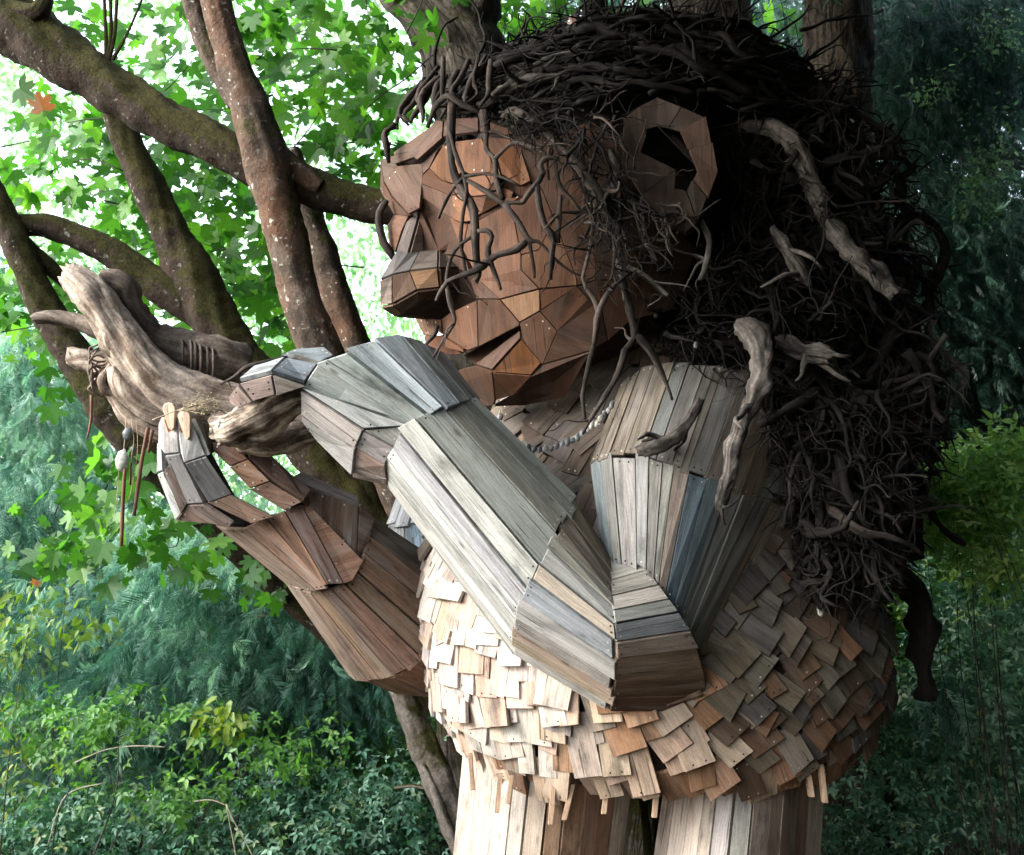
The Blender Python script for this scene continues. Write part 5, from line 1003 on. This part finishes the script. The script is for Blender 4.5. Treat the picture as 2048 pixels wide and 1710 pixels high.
# ---- maple leaves (each its own object, on twigs)
clusters = []  # (px,py,sx,sy,n,dlo,dhi,key)
clusters += [(330, 60, 110, 50, 46, 7.6, 9.2, 'diag'), (130, 60, 60, 40, 18, 7.8, 9, 'diag'), (330, 170, 60, 50, 22, 7.6, 9, 'diag'), (90, 200, 40, 40, 10, 7.0, 8, 'diag'),
             (620, 70, 90, 60, 60, 7.4, 9.2, 'red'), (760, 130, 60, 80, 44, 7.4, 9, 'red'), (600, 190, 70, 60, 44, 7.4, 9, 'red'), (760, 300, 50, 50, 26, 7.6, 9, 'red'), (680, 260, 60, 60, 34, 7.6, 9, 'red'), (560, 40, 40, 40, 16, 7.2, 8, 'red'), (700, 380, 60, 20, 10, 7.8, 9, 'red'),
             (150, 270, 80, 45, 36, 7.7, 9, 'left'), (120, 360, 60, 40, 20, 7.7, 9, 'left'), (250, 320, 50, 50, 26, 7.7, 9, 'left'), (330, 370, 70, 70, 40, 7.7, 9, 'left'), (240, 440, 50, 45, 22, 7.7, 9, 'left'), (300, 490, 60, 45, 22, 7.7, 9, 'left'), (440, 420, 50, 60, 34, 7.6, 9, 'left'), (470, 250, 50, 40, 16, 7.4, 8.6, 'left'), (420, 330, 60, 40, 20, 7.6, 8.8, 'left'),
             (60, 580, 50, 50, 22, 7.5, 9, 'edge'), (150, 590, 50, 30, 18, 7.6, 9, 'edge'), (60, 500, 50, 25, 12, 7.6, 9, 'edge'), (20, 640, 30, 40, 12, 7.4, 9, 'edge'), (20, 420, 30, 30, 8, 7.4, 8.6, 'edge'), (130, 730, 25, 40, 10, 7.4, 8.2, 'edge'),
             (230, 590, 60, 30, 16, 7.6, 9, 'edge'), (340, 620, 40, 30, 12, 7.6, 9, 'edge'),
             (520, 590, 45, 45, 34, 7.6, 9, 'back'), (530, 520, 40, 40, 16, 7.6, 9, 'back'), (560, 680, 40, 25, 14, 7.6, 9, 'back'), (450, 560, 30, 25, 12, 7.6, 9, 'back'),
             (200, 930, 50, 30, 12, 6.6, 7.4, 'edge'), (160, 1030, 70, 50, 26, 6.4, 7.4, 'edge'), (300, 1060, 60, 50, 24, 6.5, 7.4, 'edge'), (120, 1110, 50, 25, 18, 6.4, 7.2, 'edge'), (290, 940, 30, 30, 8, 6.6, 7.3, 'edge'), (400, 1110, 60, 30, 14, 6.6, 7.4, 'edge'), (560, 1180, 40, 25, 10, 6.9, 7.6, 'edge'),
             (500, 320, 25, 25, 8, 7.3, 8, 'left'), (1090, 20, 60, 25, 22, 8.4, 9.4, 'fork'), (1010, 40, 30, 30, 10, 8.4, 9.4, 'fork'), (1250, 20, 40, 20, 8, 8.8, 9.6, 'fork'), (1200, 60, 50, 20, 8, 8.8, 9.6, 'fork'), (840, 10, 30, 20, 6, 7.8, 8.2, 'fork'), (1560, 60, 40, 40, 10, 9, 10, 'mid')]
tw = {k: [] for k in T}; cnt = {k: 0 for k in T}; extra = {k: [] for k in T}
for (x, y, sx, sy, n, d0, d1, key) in clusters:
    # feeding twigs
    for _ in range(max(1, n // 14)):
        a = (random.gauss(x, sx), random.gauss(y, sy), random.uniform(d0, d1)); b = (a[0] + random.gauss(0, 90), a[1] + random.gauss(20, 70), a[2] + random.gauss(0, .3))
        tw[key].append(tube(pp((a[0], a[1], a[2], .8), ((a[0] + b[0]) / 2 + random.gauss(0, 10), (a[1] + b[1]) / 2 + random.gauss(0, 10), (a[2] + b[2]) / 2, 1.2), (b[0], b[1], b[2], 1.8)), 8, 5, .05))
    for _ in range(int(n * 1.5)):
        px, py, d = random.gauss(x, sx), random.gauss(y, sy), random.uniform(d0, d1)
        p = P(px, py, d); s = W(8.0, random.choice((20, 26, 30, 36, 44)) * random.uniform(.85, 1.15))
        if key == 'edge' and d < 7.4 and py > 880: s *= .85
        ydir = Vector((random.gauss(-.15, .6), random.gauss(-.2, .35), -random.uniform(.2, 1))).normalized()
        nz = Vector((random.gauss(0, .7), -1 + random.gauss(0, .5), random.uniform(-.6, 1.6)))
        xd = ydir.cross(nz).normalized(); zd = xd.cross(ydir)
        M = Matrix((xd, ydir, zd)).transposed().to_4x4() @ Matrix.Diagonal((s * random.uniform(.85, 1.1), s, s, 1)); M.translation = p
        if cnt[key] < 298:
            cnt[key] += 1; o = bpy.data.objects.new('leaf', random.choice(mesh_leaf)); COL.objects.link(o); o.parent = T[key]; M.translation = p - T[key].location; o.matrix_local = M
        else: extra[key].append((M, p))
for k, v in tw.items():
    if v: tube_obj('twigs', v, M_TWIG, T[k], kind='stuff')
for k, v in extra.items():
    if v: batch('foliage', MAPLE, np.array([np.array(M.to_3x3()) for M, p in v]), np.array([tuple(p) for M, p in v]), NR.random(len(v)), M_MAPLES, T[k])
for nm, x, y, d, s, lab in (('dry_leaf', 85, 215, 6.9, 34, 'curled brown maple leaf hanging under the mossy diagonal limb'), ('dry_leaf', 1146, 46, 5.6, 16, 'dry orange leaf lying on top of the root hair'), ('dry_leaf', 1757, 415, 6.0, 20, 'dead brown leaf caught in the roots at the back of the head'), ('dry_leaf', 70, 1168, 6.9, 16, 'small bright orange dead leaf low at the left edge')):
    o = bpy.data.objects.new(nm, mesh_leaf[0].copy()); o.data.materials.clear(); o.data.materials.append(M_DRY); COL.objects.link(o); o.location = P(x, y, d); o.rotation_euler = (1.2, .4, x); o.scale = (W(d, s),) * 3; tag(o, lab, 'leaf')

# ---- scattered foliage
def region(n, polys, d0, d1):
    """n random world points inside pixel-space ellipses (x,y,sx,sy,weight)"""
    w_ = np.array([p[4] for p in polys], float); idx = NR.choice(len(polys), n, p=w_ / w_.sum()); A = np.array(polys)[idx]
    x = NR.normal(A[:, 0], A[:, 2]); y = NR.normal(A[:, 1], A[:, 3]); d = NR.uniform(d0, d1, n)
    L = np.array(CAM)[None] + d[:, None] * (np.array(FW)[None] + ((x - 1024) / F)[:, None] * np.array(RT)[None] + ((855 - y) / F)[:, None] * np.array(UP)[None])
    return x, y, d, L
def bush(name, label, cat, mat, n, polys, d0, d1, size, tmpl, fwd=(0, -.3, -.6), spread=.45, up=(0, -.6, 1), roll=.8, clump=0, stem=None, csize=.22, light=None):
    x, y, d, L = region(n, polys, d0, d1)
    if clump:
        nc = max(1, n // clump); cx, cy, cd_, CL = region(nc, polys, d0, d1); k = NR.integers(0, nc, n); L = CL[k] + NR.normal(0, csize, (n, 3)) * np.array([1, 1, .7])
        fw = (L - CL[k]) / csize * .45 + np.asarray(fwd); tint = np.clip(NR.random(n) * .35 + NR.random(nc)[k] ** 1.4 * .7, 0, 1)
    else: fw = np.tile(np.asarray(fwd, float), (n, 1)); tint = NR.random(n)
    keep = L[:, 2] > -.1; L = L[keep]; fw = fw[keep]; tint = tint[keep]; n = len(L)
    s = NR.uniform(size * .55, size * 1.25, n); M = rots(n, fw, spread, up, roll) * s[:, None, None]
    gx, gy, gd, GL = region(1, polys[:1], d0, d1); b = Vector(GL[0]); b.z = ground_z(b.x, b.y)
    t = thing(name, b, label, cat); batch('foliage', tmpl, M, L, tint, mat, t)
    st = []
    for i in range(int((stem or 0) * .6)):
        q = Vector(L[random.randrange(n)]); g = Vector((q.x * .6 + b.x * .4, q.y, ground_z(q.x, q.y))); m = (q + g) / 2 + Vector((random.gauss(0, .1), random.gauss(0, .1), .1)); st.append(tube([tuple(g) + (.006,), tuple(m) + (.004,), tuple(q) + (.0015,)], 10, 4, .1))
    if st: tube_obj('stems', st, M_TWIG, t, kind='stuff')
    return t
C_ = 'cedar'
bush('cedar_tree', 'pale drooping cedar at the left edge above the dark gap', C_, M_CEDARP, 1700, [(60, 800, 90, 70, 3), (140, 720, 60, 50, 1), (60, 960, 100, 70, 2), (180, 900, 60, 60, 1)], 10.5, 13, .30, FR, (-.1, -.3, -.9), .35, clump=26, csize=.25)
bush('cedar_tree', 'dark blue-green cedar at the far left behind the hanging sticks', C_, M_CEDAR, 1500, [(40, 1080, 60, 60, 2), (30, 1020, 50, 70, 1), (30, 720, 30, 60, 1), (100, 1180, 50, 60, 1)], 9.5, 12, .28, FR, (0, -.3, -.9), .35, clump=22, csize=.25)
bush('cedar_tree', 'blue-green cedar sapling filling the slope left of the lower hand', C_, M_CEDAR, 4600, [(330, 1230, 110, 70, 3), (430, 1330, 110, 80, 3), (220, 1350, 100, 90, 2.5), (480, 1180, 60, 60, 1), (380, 1470, 130, 50, 2.5), (150, 1480, 80, 50, 1)], 8.0, 10.5, .26, FR, (-.2, -.5, -.8), .22, clump=34, stem=6, csize=.17)
bush('cedar_tree', 'low dark cedar just left of the leaning stem', C_, M_CEDAR, 2000, [(600, 1380, 60, 60, 2), (640, 1300, 60, 40, 1), (580, 1470, 60, 50, 1), (440, 1560, 80, 60, 1)], 8.3, 10, .24, FR, (0, -.5, -.8), .35, clump=26, stem=4, csize=.2)
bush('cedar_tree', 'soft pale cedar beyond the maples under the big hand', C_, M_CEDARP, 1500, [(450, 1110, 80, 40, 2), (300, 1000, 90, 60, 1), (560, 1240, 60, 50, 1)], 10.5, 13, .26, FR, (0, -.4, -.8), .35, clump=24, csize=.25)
bush('shrub', 'yellow-green leafy shrub at the lower left corner', 'shrub', M_YGREEN, 800, [(30, 1560, 40, 70, 3), (20, 1230, 30, 50, 1), (100, 1250, 60, 30, 1), (40, 1400, 40, 50, 1)], 7.4, 9, .085, LV, clump=14, stem=14, csize=.12)
bush('shrub', 'tuft of bright yellow leaves standing out against the blue-green cedar', 'shrub', M_YELLOW, 60, [(445, 1445, 18, 32, 1)], 7.3, 7.6, .10, LV, clump=5, csize=.08, stem=3)
bush('shrub', 'low bramble with some yellow leaves along the bottom left', 'shrub', M_BRUSH, 4200, [(200, 1665, 130, 30, 3), (420, 1670, 120, 35, 2), (100, 1680, 80, 40, 1)], 7.2, 8.4, .056, TRI, clump=12, stem=60, csize=.12)
bush('bramble', 'arching pale-leaved bramble in the middle of the bottom left', 'bramble', M_GREEN, 800, [(200, 1420, 120, 20, 1), (380, 1580, 60, 30, 1), (560, 1480, 60, 30, 1), (140, 1480, 60, 40, 1)], 7.0, 8.0, .062, TRI, clump=8, csize=.1, stem=20)
bush('shrub', 'bright green leafy shrub right of the low cedar, below the far forearm', 'shrub', M_GREEN, 5200, [(700, 1400, 70, 60, 3), (800, 1500, 60, 60, 2), (640, 1250, 60, 50, 2), (740, 1570, 70, 50, 2), (560, 1290, 50, 50, 1), (860, 1420, 20, 40, 1)], 8.6, 11, .062, TRI, clump=16, stem=20, csize=.16)
bush('shrub', 'dark leafy shrub at the bottom between the bramble and the leaning stem', 'shrub', M_BRUSH, 4600, [(650, 1640, 80, 50, 3), (780, 1650, 70, 50, 2), (560, 1600, 60, 40, 1), (520, 1690, 90, 30, 1)], 7.4, 9.2, .052, TRI, clump=14, stem=30, csize=.14)
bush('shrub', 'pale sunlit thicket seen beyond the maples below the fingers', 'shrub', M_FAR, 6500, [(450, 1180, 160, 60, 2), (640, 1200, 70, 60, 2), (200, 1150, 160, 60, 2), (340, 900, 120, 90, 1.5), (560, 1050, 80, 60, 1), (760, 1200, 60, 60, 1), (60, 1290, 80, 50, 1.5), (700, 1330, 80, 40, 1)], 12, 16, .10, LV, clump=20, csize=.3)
cane = thing('bramble_canes', gb(440, 1690, 7.2), 'bare arching pale canes in the undergrowth at the bottom left', 'bramble')
for cl in ([(380, 1604), (420, 1600), (452, 1610)], [(452, 1608), (472, 1650), (502, 1705), (520, 1760)], [(452, 1608), (462, 1660), (472, 1712), (480, 1770)], [(96, 1690), (120, 1610), (150, 1580), (210, 1566)], [(150, 1525), (210, 1500), (270, 1492), (330, 1494)]):
    tube_obj('cane', [tube(pp(*[(x, y, 7.05, 1.3) for x, y in cl]), 14, 5, .1)], M_CANE, cane)
# right side
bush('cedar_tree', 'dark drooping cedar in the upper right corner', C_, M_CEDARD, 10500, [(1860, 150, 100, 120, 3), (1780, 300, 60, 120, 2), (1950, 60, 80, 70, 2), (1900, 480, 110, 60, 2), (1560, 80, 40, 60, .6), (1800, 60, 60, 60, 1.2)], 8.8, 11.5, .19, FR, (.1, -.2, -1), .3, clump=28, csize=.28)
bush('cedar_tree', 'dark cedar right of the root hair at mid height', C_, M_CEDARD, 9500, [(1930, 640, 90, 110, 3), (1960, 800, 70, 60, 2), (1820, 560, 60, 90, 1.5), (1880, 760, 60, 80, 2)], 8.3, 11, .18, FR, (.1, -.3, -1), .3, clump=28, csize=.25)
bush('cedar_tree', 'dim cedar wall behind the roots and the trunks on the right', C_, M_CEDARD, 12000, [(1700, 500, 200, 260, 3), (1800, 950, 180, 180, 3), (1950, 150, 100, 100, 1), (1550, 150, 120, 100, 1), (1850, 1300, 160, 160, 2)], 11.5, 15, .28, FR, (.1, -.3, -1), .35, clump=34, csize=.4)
bush('shrub', 'bright green leaflets fanning in from the right edge at mid height', 'shrub', M_SUNNY, 2000, [(1970, 960, 60, 35, 2), (1890, 1010, 50, 25, 2), (2020, 900, 30, 25, 1), (1850, 960, 30, 20, .5), (1930, 1050, 60, 25, 1.5), (1990, 1120, 40, 30, 1)], 6.9, 7.5, .075, TRI, (-.5, -.4, -.4), .4, clump=9, csize=.1, stem=16)
bush('shrub', 'green shrub showing between the shingled hip and the hanging root', 'shrub', M_SUNNY, 2600, [(1770, 1230, 30, 50, 3), (1740, 1160, 20, 30, 1), (1780, 1320, 30, 50, 2), (1740, 1000, 25, 40, .7)], 8.4, 9.8, .062, TRI, clump=12, csize=.12, stem=10)
bush('shrub', 'dark glossy shrub filling the lower right corner', 'shrub', M_BRUSH, 7500, [(1950, 1250, 80, 90, 3), (1900, 1450, 100, 80, 3), (1980, 1620, 80, 70, 2), (1780, 1600, 80, 70, 2), (1820, 1420, 60, 60, 2), (1720, 1680, 60, 30, 1)], 7.4, 9.6, .062, TRI, clump=12, csize=.15, stem=60)
bush('fern', 'small blue-green fern below the hanging root at the lower right', 'fern', M_CEDAR, 60, [(1880, 1390, 22, 18, 1)], 7.2, 7.6, .24, FR, (0, -.5, -1), .3)
bush('shrub', 'leafy thicket behind the legs at the bottom right', 'shrub', M_BRUSH, 4000, [(1700, 1560, 50, 80, 1), (1280, 1650, 60, 50, .5), (900, 1500, 60, 90, 1), (1750, 1450, 60, 80, 1)], 8.4, 10.5, .062, TRI, clump=14, csize=.2, stem=10)
bush('shrub', 'pale green leaves standing in for far light in the gap between dark cedars, right edge', 'foliage', M_FAR, 1500, [(1975, 330, 30, 60, 2), (1950, 420, 30, 25, 1), (2010, 70, 30, 25, .6), (1880, 190, 25, 20, .3)], 8.6, 9.2, .05, LV, clump=12, csize=.07)  # leaf colour stands in for far light through the gap
# distant wood seen as one mass: pale on the left, dim on the right
def mass(name, n, x0, x1, y0, y1, d0, d1, size, mat, clump, cs, gapf=None, hmin=0):
    nc = n // clump; x = NR.uniform(x0, x1, nc); y = NR.uniform(y0, y1, nc); d = NR.uniform(d0, d1, nc)
    if gapf is not None: k_ = np.array([gapf(a, b) for a, b in zip(x, y)]) > NR.random(nc); x, y, d = x[k_], y[k_], d[k_]; nc = len(x)
    CL = np.array([tuple(P(a, b, c)) for a, b, c in zip(x, y, d)]); k = NR.integers(0, nc, n); L = CL[k] + NR.normal(0, cs, (n, 3)) * np.array([1.2, 1, .7])
    M = rots(n, (0, -.2, -.6), .6, (0, -.5, 1), .7) * NR.uniform(size * .5, size * 1.3, n)[:, None, None]
    return batch(name, LV, M, L, np.clip(NR.random(n) * .5 + NR.random(nc)[k] * .5, 0, 1), mat, None)
def gap_l(x, y): return 0.42 + 0.5 * (y > 480) + .35 * (x < 120) - .22 * (abs(x - 470) < 130 and 300 < y < 640) - .25 * (x > 680 and y < 120)
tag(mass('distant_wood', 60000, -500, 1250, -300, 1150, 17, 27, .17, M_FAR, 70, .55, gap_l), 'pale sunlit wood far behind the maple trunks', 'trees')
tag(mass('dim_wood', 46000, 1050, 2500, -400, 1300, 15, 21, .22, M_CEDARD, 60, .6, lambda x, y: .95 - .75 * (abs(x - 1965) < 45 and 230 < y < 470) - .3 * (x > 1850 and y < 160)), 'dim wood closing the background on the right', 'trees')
tag(mass('forest_floor_plants', 26000, -500, 2500, 1080, 1500, 13, 20, .13, M_BRUSH, 60, .5), 'low green growth covering the slope behind', 'ground cover')
def surround(name, n, cx, cy, cz, rx, ry, rz, size=.8, mat=None, lab='unseen wood added on the right and behind the camera to dim that side'):
    L = NR.uniform(-1, 1, (n, 3)) * np.array([rx, ry, rz]) + np.array([cx, cy, cz])
    M = rots(n, (0, 0, -.6), .8, (0, 0, 1), .6) * NR.uniform(size * .5, size * 1.3, n)[:, None, None]
    return tag(batch(name, FR, M, L, NR.random(n), mat or M_CEDARD, None), lab, 'trees')
surround('distant_wood', 2100, -13.0, 3.0, 3.2, 1.5, 10.0, 3.4, 1.1, M_CEDARP, 'unseen pale cedars added beyond the left edge to soften the low sky glow'); surround('dim_wood', 9000, 8.0, 2.0, 4.0, 2.0, 9.0, 4.0, 1.0); surround('dim_wood', 9000, 4.5, -6.0, 4.0, 5.5, 1.6, 4.0, 1.0)  # foliage out of view, added to cut light from these sides
# ---- forest roof: unseen fronds added above the frame to shade the sculpture
def crown(key, n, cx, cy, cz, rx, ry, rz, size=.3, mat=None, clear=-300):
    q = NR.normal(0, 1, (n, 3)); q /= np.linalg.norm(q, axis=1)[:, None]; q *= NR.uniform(.35, 1, n)[:, None] ** .5; L = q * np.array([rx, ry, rz]) + np.array([cx, cy, cz])
    # stay out of the frame
    v = L - np.array(CAM); d = v @ np.array(FW); yy = 855 - F * (v @ np.array(UP)) / np.maximum(d, .1); L = L[(d < .3) | (yy < clear)]; n = len(L)
    M = rots(n, (0, 0, -.5), .8, (0, 0, 1), .5) * NR.uniform(size * .6, size * 1.3, n)[:, None, None]; batch('crown', FR, M, L, NR.random(n), mat or M_CEDARD, T[key])
crown('right', 4500, 3.2, 5.0, 7.0, 3.2, 3.2, 1.4, .6); crown('mid', 2500, 1.2, 6.4, 7.4, 2.2, 2.2, 1.2, .6)
crown('fork', 1500, -1.4, 8.8, 8.0, 2.2, 2.4, 1.0, .5); crown('fork', 9000, 0.6, 2.6, 6.6, 4.6, 5.2, 1.0, .9, None, -900); crown('right', 3500, 3.6, 1.6, 6.6, 3.6, 3.0, 1.2, .8, None, -800)
